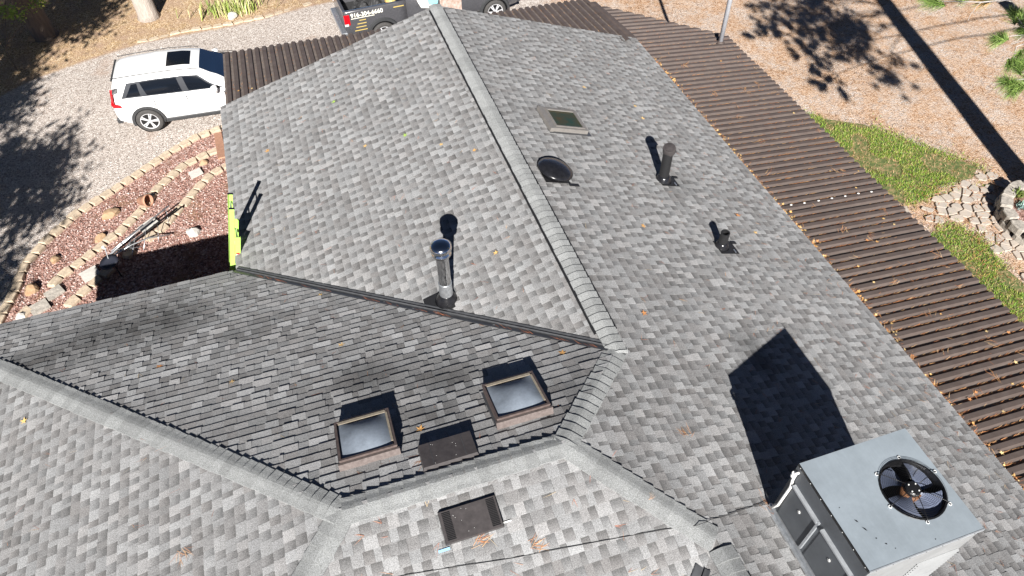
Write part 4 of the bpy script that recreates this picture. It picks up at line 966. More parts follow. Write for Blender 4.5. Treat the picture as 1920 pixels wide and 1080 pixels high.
for k in range(34):
    x_, y_ = R.uniform(EX+.3, 7.9), R.uniform(-6, 9.5)**1.0; a0 = R.uniform(0, 6.28)
    for q in range(R.randint(3, 9)): a = a0+R.gauss(0, .35); needle(b, Vector((x_+R.gauss(0, .04), y_+R.gauss(0, .04), zE(x_)+RH+.008)), Vector((math.cos(a), math.sin(a), 0)), R.uniform(.1, .22), .0028, jit(R.choice(NC+[(.62, .46, .28)]), .25))
tag(b.build('pine_needle_litter', 'litter'), 'orange pine needles drifted in the ribs of the porch roof', 'needles', kind='stuff')
def leafbit(b, p, n, s, col, a=None):
    a = R.uniform(0, 6.28) if a is None else a; t1 = n.orthogonal().normalized(); t2 = n.cross(t1); pts = []
    for k in range(10):
        r_ = s*(1 if k % 2 == 0 else .42)*R.uniform(.8, 1.1)*(1.15 if k == 0 else 1); t = a+2*math.pi*k/10; pts.append(p+(t1*math.cos(t)+t2*math.sin(t))*r_+n*(.004+(.25*r_*R.uniform(0, 1) if k % 2 == 0 else 0)))
    pts.append(p+n*.003); b.add(pts, [(10, k, (k+1) % 10) for k in range(10)], col)
LC = [(.62, .40, .15), (.55, .30, .10), (.66, .48, .22), (.50, .22, .08)]
b = MB(); yy = -6.5
while yy < 10.2:                                              # leaf bits caught under the eave
    if math.sin(yy*2.2+1)+math.sin(yy*9)*.7+R.uniform(-.6, .6) > .25:
        for q in range(R.randint(1, 3)):
            x_ = EX+.05+abs(R.gauss(.03, .09)); leafbit(b, Vector((x_, yy+R.uniform(-.05, .05), zE(x_)+R.uniform(.02, .06))), Vector((R.gauss(0, .4), R.gauss(0, .4), 1)).normalized(), R.uniform(.02, .042), jit(R.choice(LC), .2))
    yy += .05
for k in range(math.floor(-6.5/PITCH), int(10.2/PITCH)):
    if R.random() < .75:
        for q in range(R.randint(2, 9)):
            x_ = EX+.05+abs(R.gauss(0, .08)); leafbit(b, Vector((x_, k*PITCH+R.uniform(-.01, .07), zE(x_)+R.uniform(.015, .05))), Vector((R.gauss(0, .6), R.gauss(0, .6), 1)).normalized(), R.uniform(.018, .036), jit(R.choice(LC), .25))
for k in range(26):
    x_, y_ = R.uniform(EX+.2, 8.0), R.uniform(-5, 9.5); leafbit(b, Vector((x_, y_, zE(x_)+RH+.01)), Vector((0, 0, 1)), R.uniform(.025, .045), jit(R.choice(LC), .25))
for k in range(16):
    x_ = -4.9+R.random()*7; y_ = YN+R.uniform(.05, .9)
    for q in range(R.randint(1, 3)): leafbit(b, Vector((x_+R.gauss(0, .03), y_+R.gauss(0, .05), zN(y_)+RH+.008)), Vector((R.gauss(0, .3), 0, 1)).normalized(), R.uniform(.02, .04), jit(R.choice(LC), .25))
tag(b.build('leaf_litter', 'litter'), 'tan dry leaf bits caught along the east shingle eave', 'leaves', kind='stuff')
b = MB(); rs = random.Random(5)                               # needles scattered on the shingles
for i in range(620):
    q = rs.random()
    if q < .62: x, y = rs.uniform(.3, 5.2)**1.0, rs.uniform(-4, 10); x = 5.25-(5.25-x)*rs.random()**.5; pl = P2
    elif q < .78: x, y = rs.uniform(-5, -.3), rs.uniform(.5, 10); pl = P1; 
    elif q < .92: x, y = rs.uniform(-8, -1), rs.uniform(-1, 4.2); pl = P3
    else: x, y = rs.uniform(-4, -.5), rs.uniform(-4, -1.6); pl = P5
    if pl is P1 and y < -x*.95: continue
    if pl is P3 and y > -x*.9: continue
    a = rs.uniform(0, 6.28)
    for k in range(rs.choice((1, 1, 2, 3))):
        aa = a+rs.gauss(0, .35); d = pl.u*math.cos(aa)+pl.v*math.sin(aa); needle(b, pl.P(x, y, .014), d, rs.uniform(.08, .18), rs.uniform(.0013, .0022), jit(rs.choice(((.42, .16, .09), (.5, .24, .13), (.34, .12, .08), (.55, .42, .25))), .2), pl.n)
for i in range(130):                                          # caught along the metal valley
    t = rs.random(); x = -.2-5.0*t; y = -x*YV/5.2725-.09; needle(b, P3.P(x, y-.02, .022), Vector((-1, YV/5.27, .3))+Vector((rs.gauss(0, .15), rs.gauss(0, .15), 0)), rs.uniform(.06, .15), .002, jit((.42, .15, .07), .3), P3.n) if math.sin(t*37)+math.sin(t*91) > .1 else None
for (x, y, pl) in ((-.68, -2.28, P5), (-2.05, -2.33, P5), (-2.6, -2.12, P5), (-5.9, -1.0, P4), (-3.0, -.98, P3), (0.35, -1.5, P2), (.95, -2.66, P2)):
    for k in range(12): d = pl.u*rs.gauss(1, .4)+pl.v*rs.gauss(.3, .5); needle(b, pl.P(x+rs.gauss(0, .05), y+rs.gauss(0, .04), .016), d, rs.uniform(.1, .2), .002, jit(rs.choice(NC), .25), pl.n)
tag(b.build('roof_needles', 'litter'), 'loose reddish pine needles scattered over the shingles', 'needles', kind='stuff')
LEAVES = {'west': (P1, [(-2.43, 6.64), (-.58, 5.11), (-1.08, 5.67), (-4.37, 7.93), (-.96, 2.57)]),
          'east': (P2, [(2.55, 7.33), (1.74, 2.65), (4.03, 3.04), (4.12, 2.54), (.76, .63), (3.56, 6.76), (3.51, 6.27)]),
          'north': (P3, [(-3.67, 1.73), (-5.27, 1.51), (-6.36, 2.37), (-3.87, 3.3), (-2.9, -.48), (-.72, .2), (-9.9, 4.75)])}
LAB = {'west': ['on the flue slope, in the middle of its upper half', 'on the flue slope, nearest the main ridge', 'on the flue slope, second nearest the main ridge', 'on the flue slope, nearest the white vehicle', 'on the flue slope, just right of the flue cap'],
       'east': ['on the east slope beyond the flat skylight', 'on the east slope between dome vent and short pipe', 'on the east slope right of the short pipe, upper of two', 'on the east slope right of the short pipe, lower of two', 'on the east slope beside the lower end of the ridge vent', 'on the east slope near the porch roof, upper of two', 'on the east slope near the porch roof, lower of two'],
       'north': ['in the middle of the shaded slope', 'on the shaded slope left of the bronze skylights', 'on the shaded slope towards the rock bed', 'lying below the metal valley near the ladder', 'between the two bronze skylights', 'at the top end of the metal valley', 'on the shaded slope at its left eave']}
for kk, (pl, ps) in LEAVES.items():
    for (x, y), lb in zip(ps, LAB[kk]):
        b = MB(); leafbit(b, Vector((0, 0, 0)), pl.n, R.uniform(.05, .068), jit(R.choice(LC[:2]+LC[3:]), .15)); o = b.build('fallen_leaf', 'litter'); o.location = pl.P(x, y, .014); tag(o, 'dry leaf '+lb, 'leaf', 'fallen leaves on the %s slope' % kk)
for (x, y, lb) in ((-2.78, 8.53, 'farther'), (-1.64, 6.4, 'nearer')):
    b = MB(); leafbit(b, Vector((0, 0, 0)), P1.n, .06, (.28, .42, .08)); o = b.build('fallen_leaf', 'litter'); o.location = P1.P(x, y, .014); tag(o, lb+' of two green leaves on the slope with the flue pipe', 'leaf', 'green leaves on the west slope')
b = MB(); leafbit(b, Vector((0, 0, 0)), P4.n, .06, (.66, .45, .16)); o = b.build('fallen_leaf', 'litter'); o.location = P4.P(-8.28, 2.12, .014); tag(o, 'yellow leaf on the hip end slope at the left edge', 'leaf')
b = MB(); rs = random.Random(9)                               # needle carpet on the east ground and a little on the gravel
for i in range(16000):
    x, y = rs.uniform(8.0, 22), rs.uniform(1, 20)
    if math.sin(x*.9+y*.5)*math.sin(y*.8-x*.3)+rs.uniform(-.9, .9) < -.1: continue
    a = rs.gauss(.1, .9); needle(b, Vector((x, y, rs.uniform(.022, .045))), Vector((math.cos(a), math.sin(a), 0)), rs.uniform(.1, .2), rs.uniform(.003, .0055), jit(rs.choice([(.34, .17, .075), (.28, .13, .055), (.40, .24, .12), (.46, .33, .2), (.2, .1, .045)]), .25))
for i in range(1500):
    x, y = rs.uniform(10.6, 14.1), rs.uniform(1.0, 5.3); a = rs.uniform(0, 6.28)
    if math.sin(x*3)*math.sin(y*3.3)+rs.uniform(-.6, .6) < .1: continue
    needle(b, Vector((x, y, .06)), Vector((math.cos(a), math.sin(a), 0)), rs.uniform(.08, .18), rs.uniform(.003, .006), jit(rs.choice(NC), .25))
tag(b.build('needle_carpet', 'litter'), 'fallen pine needles on the ground east of the porch', 'needles', kind='stuff')

# ------------------------------------------------------------------ vehicles
def wheel(parent, x, y, r, wd, side, spokes, nm='wheel'):
    X = T(x, y, r) @ RX(rad(90) if side < 0 else rad(-90))
    b = MB(); h = wd/2; b.lathe([(r*.62, -h), (r*.9, -h), (r*.985, -h*.75), (r, -h*.4), (r, h*.4), (r*.985, h*.75), (r*.93, h), (r*.70, h*1.0), (r*.66, h*.9)], 36, X, cap=False); wl = b.build(nm, 'tyre', parent, True)
    b = MB(); b.lathe([(r*.67, h*.9), (r*.66, h*.6), (r*.60, h*.35), (0.001, h*.30)], 36, X); b.build('wheel_well_disc', 'fan_dark', wl)
    b = MB(); b.lathe([(r*.60, h*.75), (r*.63, h*.93), (r*.685, h*.97), (r*.69, h*.7)], 36, X, cap=False)
    for k in range(spokes):
        for e in (-.13, .13): b.box(r*.12, r*.64, -r*.045, r*.045, h*.62, h*.92, X @ RZ(2*math.pi*k/spokes+e))
    b.lathe([(r*.17, h*.6), (r*.16, h*.94), (0.001, h*.96)], 20, X); b.build('rim', 'alloy', wl)
    return wl
def lerp(a, b, t): return a+(b-a)*t
def interp(tab, x):
    if x <= tab[0][0]: return tab[0][1]
    for (a, b) in zip(tab[:-1], tab[1:]):
        if x <= b[0]: t = (x-a[0])/(b[0]-a[0]); t = t*t*(3-2*t)*.5+t*.5; return a[1]+(b[1]-a[1])*t
    return tab[-1][1]
def loft(b, xs, sec, close=True):
    rows = [sec(x) for x in xs]; m = len(rows[0]); vs = [p for r_ in rows for p in r_]
    fs = [(i*m+k, i*m+k+1, (i+1)*m+k+1, (i+1)*m+k) for i in range(len(xs)-1) for k in range(m-1)]
    if close: fs += [tuple(range(m-1, -1, -1)), tuple((len(xs)-1)*m+k for k in range(m))]
    b.add(vs, fs)
def fix(o):
    bm = bmesh.new(); bm.from_mesh(o.data); bmesh.ops.remove_doubles(bm, verts=bm.verts, dist=1e-4); bmesh.ops.recalc_face_normals(bm, faces=bm.faces); bm.to_mesh(o.data); bm.free(); return o
def suv():
    t = thing('parked_suv', 'white sport utility vehicle parked nose first against the porch on gravel', 'car', (-6.47, 15.45, .01), rad(-3.7))
    HW = [(-2.2, .76), (-2.14, .87), (-1.9, .92), (-1.2, .935), (1.2, .935), (1.9, .91), (2.25, .80), (2.37, .62)]
    BZ = [(-2.2, .95), (-2.1, 1.10), (-1.5, 1.09), (0, 1.05), (1.1, 1.04), (1.8, .99), (2.2, .90), (2.37, .72)]
    LZ = [(-2.2, .42), (-1.9, .30), (0, .26), (1.9, .28), (2.37, .34)]
    def sec(x):
        w_, bz, lz = interp(HW, x), interp(BZ, x), interp(LZ, x); h = bz-lz
        half = [(w_*.90, lz), (w_*.985, lz+.10*h), (w_, lz+.38*h), (w_*.985, lz+.62*h), (w_*.975, lz+.80*h), (w_*.94, bz-.025), (w_*.90, bz), (w_*.5, bz+.015)]
        return [(x, -a, z) for a, z in half]+[(x, a, z) for a, z in half[::-1]]
    xs = [-2.2, -2.17, -2.13, -2.05, -1.9, -1.6, -1.35, -1.0, -.5, 0, .5, 1.0, 1.35, 1.6, 1.85, 2.05, 2.2, 2.3, 2.37]
    b = MB(); loft(b, xs, sec); fix(b.build('body', 'white_paint', t, True))
    ZR = [(-2.13, 1.12), (-2.05, 1.40), (-1.94, 1.585), (-1.7, 1.645), (-.8, 1.69), (-.1, 1.675), (.35, 1.61), (.75, 1.40), (1.28, 1.055)]
    WR = [(-2.13, .66), (-2.0, .60), (-1.7, .615), (-.6, .635), (.35, .62), (1.28, .74)]
    def g(x, s):                                              # s in 0..1 from belt to roof edge
        bz = interp(BZ, x)-.01; zr_ = interp(ZR, x); wb = interp(HW, x)*.90; wr = interp(WR, x); ze = max(bz, zr_-.055)
        bulge = .045*math.sin(math.pi*s)
        return (lerp(wb, wr, s)+bulge*min(1, (ze-bz)/.3), lerp(bz, ze, s))
    def sec2(x):
        zr_ = interp(ZR, x); wr = interp(WR, x); half = [g(x, s) for s in (0, .2, .4, .6, .8, 1.0)]+[(wr*.9, zr_-.022), (wr*.6, zr_-.006), (0, zr_)]
        return [(x, -a, z) for a, z in half]+[(x, a, z) for a, z in half[::-1][1:]]
    xs2 = [-2.13, -2.10, -2.05, -2.0, -1.94, -1.8, -1.6, -1.2, -.8, -.4, 0, .2, .35, .5, .65, .8, 1.0, 1.15, 1.28]
    b = MB(); loft(b, xs2, sec2); cabn = fix(b.build('cabin', 'white_paint', t, True))
    for sd in (-1, 1):                                        # side glass with its dark trim
        def patch(nm, x0, x1, s0, s1, m, off, sk0=0, sk1=0, nx=8, parent=t):
            def fn(u, v):
                x = lerp(x0+sk0*v, x1+sk1*v, u); s_ = lerp(s0, s1, v); a, z = g(x, s_); return (x, sd*(a+off), z+off*.3)
            bb = MB(); bb.grid(fn, nx, 5); return fix(bb.build(nm, m, parent, True))
        patch('window_surround', -1.86, .98, .05, .80, 'pillar_trim', .006, .26, -.66, 16)
        patch('rear_quarter_glass', -1.72, -1.33, .12, .72, 'auto_glass', .012, .24, .0)
        patch('rear_door_glass', -1.15, -.20, .10, .75, 'auto_glass', .012, -.10, -.06)
        patch('front_door_glass', -.02, .80, .10, .75, 'auto_glass', .012, -.07, -.52)
        b = MB(); b.tube([(-1.9, sd*.60, 1.640), (-1.2, sd*.625, 1.668), (-.4, sd*.635, 1.676), (.2, sd*.63, 1.635), (.35, sd*.625, 1.60)], .011, 6); b.build('roof_rail', 'cladding', t)
        b = MB(); b.lathe([(0.001, -.10), (.06, -.08), (.085, 0), (.075, .07), (0.001, .09)], 14, T(.70, sd*1.05, 1.14) @ Matrix.Diagonal((1.1, 1.35, 1.1, 1))); mr = b.build('wing_mirror', 'white_paint', t, True)
        b = MB(); b.box(.64, .74, sd*.88, sd*.98, 1.05, 1.085); b.build('mirror_stalk', 'cladding', mr)
        for xa, ln in ((-1.35, 'rear'), (1.35, 'front')):      # arch trim
            b = MB(); pts = []; vs = []; fs = []; n = 20
            for k in range(n+1):
                a = rad(-14)+rad(208)*k/n
                for (r_, o_) in ((.385, .936), (.39, .955), (.455, .955), (.47, .937)):
                    vs.append((xa+r_*math.cos(a), sd*o_, .37+r_*math.sin(a)))
            fs = [(4*k+j, 4*k+j+1, 4*k+5+j, 4*k+4+j) for k in range(n) for j in range(3)]; b.add(vs, fs); fix(b.build('wheel_arch_trim', 'cladding', t))
            b = MB(); b.lathe([(0.001, 0), (.40, 0)], 28, T(xa, sd*.942, .37) @ RX(rad(90))); b.build('wheel_well', 'fan_dark', t)
            wheel(t, xa, sd*.865, .37, .23, sd, 5)
        b = MB(); b.box(-.93, .93, sd*.89 if sd < 0 else .89-.0, sd*.955, .25, .36, bev=.012) if sd > 0 else b.box(-.93, .93, -.955, -.89, .25, .36, bev=.012); b.build('sill_trim', 'cladding', t)
        b = MB(); vs = [(-2.20, .76, .93), (-2.12, .89, .90), (-1.90, .925, .89), (-1.93, .925, .99), (-2.06, .90, 1.03), (-2.04, .83, 1.22), (-1.98, .76, 1.40), (-2.08, .68, 1.36), (-2.15, .74, 1.06)]
        b.add([(x-.012, sd*(y+.012), z) for x, y, z in vs], [(0, 1, 4, 8), (1, 2, 3, 4), (8, 4, 5, 7), (7, 5, 6)]); fix(b.build('tail_light', 'red_lamp', t))
        b = MB(); vs = [(-2.03, .80, 1.28), (-1.98, .76, 1.42), (-1.86, .735, 1.42), (-1.90, .80, 1.30)]; b.add([(x-.012, sd*(y+.016), z) for x, y, z in vs], [(0, 1, 2, 3)]); fix(b.build('lamp_surround', 'cladding', t))
        for xd, z0_, z1_ in ((.92, .42, .98), (-.13, .40, 1.02), (-1.02, .62, 1.04)):
            b = MB(); b.box(xd-.006, xd+.006, sd*.93-.008, sd*.93+.008, z0_, z1_); b.build('door_gap', 'cladding', t)
        b = MB(); b.box(-.85, -.66, sd*.95-.012, sd*.95+.012, .84, .862); b.build('door_handle', 'white_paint', t)
        b = MB(); b.box(.05, .25, sd*.955-.012, sd*.955+.012, .80, .825); b.build('door_handle', 'white_paint', t)
        b = MB(); vs = [(2.22, .52, .82), (1.95, .88, .88), (1.98, .87, .95), (2.26, .5, .90)]; b.add([(x+.03, sd*(y+.02), z) for x, y, z in vs], [(0, 1, 2, 3)]); fix(b.build('headlight', 'clear_lamp', t))
    def top(nm, x0, x1, w0, w1, m, off=.007, par=t):
        def fn(u, v):
            x = lerp(x0, x1, v); ww = lerp(w0, w1, v); y = (2*u-1)*ww; zr_ = interp(ZR, x); wr = interp(WR, x); return (x+.002, y, zr_-.022*(abs(y)/(wr*.9))**2.0+off)
        bb = MB(); bb.grid(fn, 10, 10); return fix(bb.build(nm, m, par, True))
    top('sunroof', -.48, .16, .40, .38, 'auto_glass'); top('windshield', .40, 1.24, .545, .66, 'windshield', .009); top('rear_window', -2.11, -1.97, .52, .50, 'auto_glass', .012)
    b = MB(); b.box(-2.0, -1.955, -.575, .575, 1.545, 1.578, bev=.006); b.build('roof_spoiler', 'cladding', t)
    b = MB(); b.box(-2.23, -2.09, -.84, .84, .34, .50, bev=.02); b.build('rear_bumper', 'cladding', t)
    b = MB(); b.box(2.30, 2.385, -.55, .55, .42, .62, bev=.015); b.build('grille', 'cladding', t)
    return t
suv()
# clothes on the passenger seat, seen through the window: bright bundle against the glass is left to the pane

def pickup():
    dx, dy = 3.5+.43, 17.5-17.26; hd = math.atan2(dy, dx)
    mid = Vector(((3.5-.43)/2, 17.38, 0)); side = Vector((-math.sin(hd), math.cos(hd), 0)); loc = mid+side*.86
    t = thing('pickup_truck', 'dark grey pickup truck with lettering and phone number parked beyond the ridge', 'truck', (loc.x, loc.y, .01), hd)
    WB = 3.94/2; r_ = .41
    HW = [(-3.18, .93), (-3.1, .97), (-1, 1.0), (2.2, 1.0), (2.7, .96), (2.95, .82)]
    TZ = [(-3.18, 1.36), (-1.15, 1.38), (-1.1, 1.40), (1.2, 1.38), (1.9, 1.34), (2.6, 1.26), (2.95, 1.1)]
    def side_sec(x):
        w_ = interp(HW, x); tz = interp(TZ, x); return [(w_*.93, .48), (w_*.99, .60), (w_, .9), (w_*.985, 1.15), (w_*.975, tz-.03), (w_*.955, tz)]
    for sd in (-1, 1):                                        # bed sides
        b = MB()
        def sec(x): s_ = side_sec(x); q = [(x, sd*a, z) for a, z in s_]; return q+[(x, sd*(s_[-1][0]-.09), s_[-1][1]), (x, sd*(s_[-1][0]-.09), .80), (x, sd*.7, .5)]
        loft(b, [-3.18, -3.12, -2.6, -1.97, -1.4, -1.12], sec); fix(b.build('bed_side', 'truck_paint', t, True))
    b = MB(); b.box(-3.1, -1.12, -.86, .86, .72, .80); b.build('bed_floor', 'bed_liner', t)
    b = MB(); b.box(-3.19, -3.10, -.84, .84, .62, 1.34, bev=.01); tg = b.build('tailgate', 'truck_paint', t)
    b = MB(); b.box(-3.34, -3.16, -.95, .95, .46, .66, bev=.02); b.build('rear_bumper', 'galv', t)
    b = MB()
    def sec3(x): s_ = side_sec(x); tz = s_[-1][1]; return [(x, -a, z) for a, z in s_]+[(x, -.6, tz+.03), (x, .6, tz+.03)]+[(x, a, z) for a, z in s_[::-1]]
    loft(b, [-1.11, -.6, 0, .6, 1.2, 1.6, 1.97, 2.3, 2.6, 2.8, 2.92, 2.95], sec3); fix(b.build('cab_body', 'truck_paint', t, True))
    b = MB()
    CZ = [(-1.1, 1.42), (-1.0, 1.75), (-.8, 1.93), (0, 1.96), (.45, 1.90), (.9, 1.65), (1.3, 1.40)]
    def sec4(x): z = interp(CZ, x); k = (z-1.36)/.6; w_ = .95-.17*max(0, min(1, k)); return [(x, -.95, 1.37), (x, -(w_+.02), 1.37+(z-1.37)*.6), (x, -w_, z-.03), (x, -w_*.6, z), (x, w_*.6, z), (x, w_, z-.03), (x, w_+.02, 1.37+(z-1.37)*.6), (x, .95, 1.37)]
    loft(b, [-1.1, -1.05, -1.0, -.9, -.8, -.4, 0, .25, .45, .7, .9, 1.1, 1.3], sec4); fix(b.build('cab_roof', 'truck_paint', t, True))
    for sd in (-1, 1):
        for (x0, x1) in ((-.95, -.1), (0, .75)):
            b = MB(); b.add([(x0, sd*.962, 1.42), (x1+.1, sd*.962, 1.42), (x1-.1, sd*.86, 1.84), (x0+.08, sd*.86, 1.84)], [(0, 1, 2, 3)]); fix(b.build('side_window', 'auto_glass', t))
        for xa in (-WB, WB):
            b = MB(); vs = []; n = 18
            for k in range(n+1):
                a = rad(-10)+rad(200)*k/n
                for (q, o_) in ((.46, 1.004), (.47, 1.05), (.54, 1.05), (.57, .99)): vs.append((xa+q*math.cos(a), sd*o_, r_+q*math.sin(a)))
            b.add(vs, [(4*k+j, 4*k+j+1, 4*k+5+j, 4*k+4+j) for k in range(n) for j in range(3)]); fix(b.build('fender_flare', 'cladding', t))
            b = MB(); b.lathe([(0.001, 0), (.47, 0)], 28, T(xa, sd*1.008, r_) @ RX(rad(90))); b.build('wheel_well', 'fan_dark', t)
            wheel(t, xa, sd*.93, r_, .27, sd, 6)
        b = MB(); b.box(-3.20, -3.02, sd*.955-.03, sd*.955+.03, .92, 1.26, bev=.01); tl = b.build('tail_light', 'red_lamp', t)
        b = MB(); b.box(-3.204, -3.08, sd*.955-.032, sd*.955+.033, .90, .97); b.build('reverse_lamp', 'clear_lamp', tl)
        b = MB(); b.lathe([(0.001, -.14), (.08, -.12), (.1, 0), (.08, .12), (0.001, .14)], 12, T(.85, sd*1.16, 1.5)); b.build('wing_mirror', 'truck_paint', t, True)
    b = MB(); b.box(2.88, 2.99, -.85, .85, .5, .75, bev=.02); b.build('front_bumper', 'cladding', t)
    def lettering(txt, x, z, size, m, nm):                    # right side of the truck, reads rear to front
        cu = bpy.data.curves.new(nm, 'FONT'); cu.body = txt; cu.size = size; cu.extrude = .002; cu.offset = .004*size/.2
        tmp = bpy.data.objects.new(nm, cu); C.objects.link(tmp); dg = bpy.context.evaluated_depsgraph_get(); me = bpy.data.meshes.new_from_object(tmp.evaluated_get(dg)); bpy.data.objects.remove(tmp)
        me.materials.clear(); me.materials.append(MT[m]); o = link(nm, me, t); o.location = (x, -1.006, z); o.rotation_euler = (rad(90-3), 0, 0); return o
    lettering('916-304-6660', -2.98, 1.17, .19, 'letter', 'phone_number')
    lettering('S', 1.32, 1.20, .22, 'letter', 'door_lettering')
    b = MB(); b.box(-2.98, -2.2, -1.009, -1.002, 1.12, 1.14); b.build('lettering_line', 'letter', t)
    for k, (x0, x1) in enumerate(((-2.72, -2.50), (-2.80, -2.50), (-2.86, -2.52), (-2.92, -2.5))):
        b = MB(); b.box(x0, x1, -1.012, -1.004, 1.03-k*.11, 1.055-k*.11); b.build('yellow_lettering_line', 'letter_yellow', t)
    b = MB(); b.box(-1.55, -1.2, -1.0085, -1.0, 1.24, 1.27); b.build('lettering_line', 'letter_yellow', t)
    b = MB(); b.add([(-.62, -1.008, 1.05), (-.15, -1.008, .95), (.0, -1.008, 1.33), (-.75, -1.008, 1.33)], [(0, 1, 2, 3)]); b.build('wrap_panel', 'wrap_white', t)
    b = MB(); b.add([(-.35, -1.012, 1.1), (-.05, -1.012, 1.1), (.0, -1.012, 1.33), (-.42, -1.012, 1.33)], [(0, 1, 2, 3)]); b.build('wrap_panel', 'wrap_cyan', t)
    b = MB(); b.box(.03, .78, -1.012, -1.0, .7, 1.34); b.build('wrap_panel', 'wrap_picture', t)
    return t, loc, hd
tr, tl_, th = pickup()
def inbed(name, x, y, z, build, lab, cat, m):
    b = MB(); build(b); o = b.build(name, m); w_ = Matrix.Translation((tl_.x, tl_.y, .01)) @ RZ(th) @ Vector((x, y, z)); o.location = w_; o.rotation_euler = (0, 0, th+R.uniform(-.4, .4)); return tag(o, lab, cat)
inbed('tarpaulin', -2.1, .2, .80, lambda b: b.grid(lambda u, v: ((u-.5)*1.1, (v-.5)*.9, .12+.16*math.sin(u*7)*math.sin(v*6)+.1*math.sin(u*13+v*9)), 14, 12), 'crumpled dark tarpaulin in the truck bed', 'tarpaulin', 'bed_liner')
inbed('scrap_sheet', -2.75, -.35, .80, lambda b: b.grid(lambda u, v: ((u-.5)*.6, (v-.5)*.7, .1+.05*math.sin(u*11)*math.sin(v*9)), 8, 8), 'white scrap sheet at the tailgate end of the truck bed', 'scrap', 'wrap_white')
inbed('yellow_bag', -1.4, .1, .80, lambda b: b.lathe([(0.001, 0), (.14, .02), (.19, .14), (.13, .3), (.05, .38), (0.001, .39)], 10), 'yellow bag at the cab end of the truck bed', 'bag', 'letter_yellow')
inbed('red_container', -1.55, -.4, .80, lambda b: b.box(-.13, .13, -.1, .1, 0, .3, bev=.02), 'red container by the cab in the truck bed', 'container', 'red_lamp')
for k in range(3): inbed('wood_offcut', -1.9-.3*k, -.55+.1*k, .81, lambda b: b.box(-.3, .3, -.04, .04, 0, .05), ('longest', 'middle', 'rearmost')[k]+' pale wood offcut along the near side of the truck bed', 'wood', 'cream_frame')

# ------------------------------------------------------------------ trees
def limb(b, p, d, L_, r0, r1, n=6, wob=.12, up=.0):
    pts = [Vector(p)]; rs = [r0]; d = Vector(d).normalized()
    for i in range(n):
        d = (d+Vector((R.gauss(0, wob), R.gauss(0, wob), R.gauss(0, wob)+up))).normalized(); pts.append(pts[-1]+d*L_/n); rs.append(r0+(r1-r0)*(i+1)/n)
    b.tube(pts, rs, 9); return pts
def broadleaf(x, y, h, r, cr, lean, lab, bark, cols, nleaf, crown_z, sq=.7, name='broadleaf_tree', group=None, gap=.5, leafs=.11):
    t = thing(name, lab, 'tree', (x, y, 0), 0, group); b = MB()
    fl = [Vector((0, 0, -.1)), Vector((lean[0]*.02, lean[1]*.02, .15)), Vector((lean[0]*.2, lean[1]*.2, h*.25)), Vector((lean[0]*.5, lean[1]*.5, h*.55)), Vector((lean[0], lean[1], h*.9))]
    b.tube(fl, [r*1.5, r*1.15, r, r*.8, r*.4], 14); ends = []
    for k in range(9):
        a = k*2.4+R.uniform(-.4, .4); s = R.uniform(.5, .9); i = fl[2]+(fl[4]-fl[2])*s; L_ = cr*R.uniform(.65, 1.0)
        pts = limb(b, i, (math.cos(a), math.sin(a), R.uniform(.25, .8)), L_, r*.35, r*.08, 6, .15); ends += pts[2:]
        for q in range(2): ends += limb(b, pts[3], (math.cos(a+R.uniform(-1, 1)), math.sin(a+R.uniform(-1, 1)), R.uniform(0, .6)), L_*.5, r*.13, r*.04, 4, .2)[1:]
    b.build('trunk', bark, t, True)
    b = MB(); cl_ = []
    for k in range(int(34*gap*2)):
        th_, ph_ = R.uniform(0, 6.28), math.acos(R.uniform(-.6, 1)); q = R.uniform(.55, 1)
        cl_.append(Vector((lean[0]+cr*q*math.cos(th_)*math.sin(ph_), lean[1]+cr*q*math.sin(th_)*math.sin(ph_), crown_z+cr*sq*q*math.cos(ph_))))
    cl_ += [e for e in ends if e.z > crown_z-cr*sq]
    for i in range(nleaf):
        c0 = R.choice(cl_); s = cr*.13; p = c0+Vector((R.gauss(0, s), R.gauss(0, s), R.gauss(0, s*.7)))
        n = Vector((R.gauss(0, .6), R.gauss(0, .6), 1)).normalized(); a = n.orthogonal().normalized(); a = Matrix.Rotation(R.uniform(0, 6.28), 3, n) @ a; c2 = n.cross(a); s = leafs*R.uniform(.6, 1.2)
        b.add([p-a*s, p+c2*s*.5, p+a*s, p-c2*s*.5], [(0, 1, 2, 3)], jit(R.choice(cols), .3))
    tag(b.build('crown', 'leaf', t), kind='stuff'); return t
GL = [(.07, .11, .02), (.10, .15, .025), (.05, .08, .018), (.14, .18, .03)]
LIME = [(.22, .30, .04), (.30, .36, .06), (.16, .24, .03)]
broadleaf(-11.5, 21.55, 9, .34, 3.0, (-.5, .3), 'dark leaning tree trunk at the far left edge of the gravel', 'bark', LIME, 5200, 7.6, .7)
broadleaf(-8.1, 21.8, 10, .3, 2.6, (-.1, .5), 'pale straight tree trunk above the white vehicle', 'pale_bark', LIME, 3800, 8.4, .7)
broadleaf(-15.2, 3.4, 9, .35, 2.7, (0, 0), 'shade tree standing left of the rock bed', 'bark', GL, 9000, 6.4, .75, group='trees left of the drive')
broadleaf(-15.6, -.9, 8, .3, 2.0, (0, 0), 'shade tree left of the hip end slope', 'bark', GL, 7000, 6.2, .75, group='trees left of the drive')
broadleaf(-16.3, 7.6, 10, .35, 2.3, (0, 0), 'shade tree further along the left of the drive', 'bark', GL, 6500, 7.0, .7, group='trees left of the drive')
broadleaf(-14.9, 12.2, 9, .35, 3.0, (0, 0), 'shade tree nearest the leaning trunk', 'bark', GL, 12500, 6.5, .7, group='trees left of the drive')
broadleaf(-12.9, 26.5, 10, .35, 3.2, (0, 0), 'tree behind the leaning trunk', 'bark', GL, 5200, 6.5, .8, group='trees beyond the drive')
lt = thing('low_branch_sapling', 'lime green leaves on a thin stem left of the leaning trunk', 'tree', (-12.2, 19.6, 0))
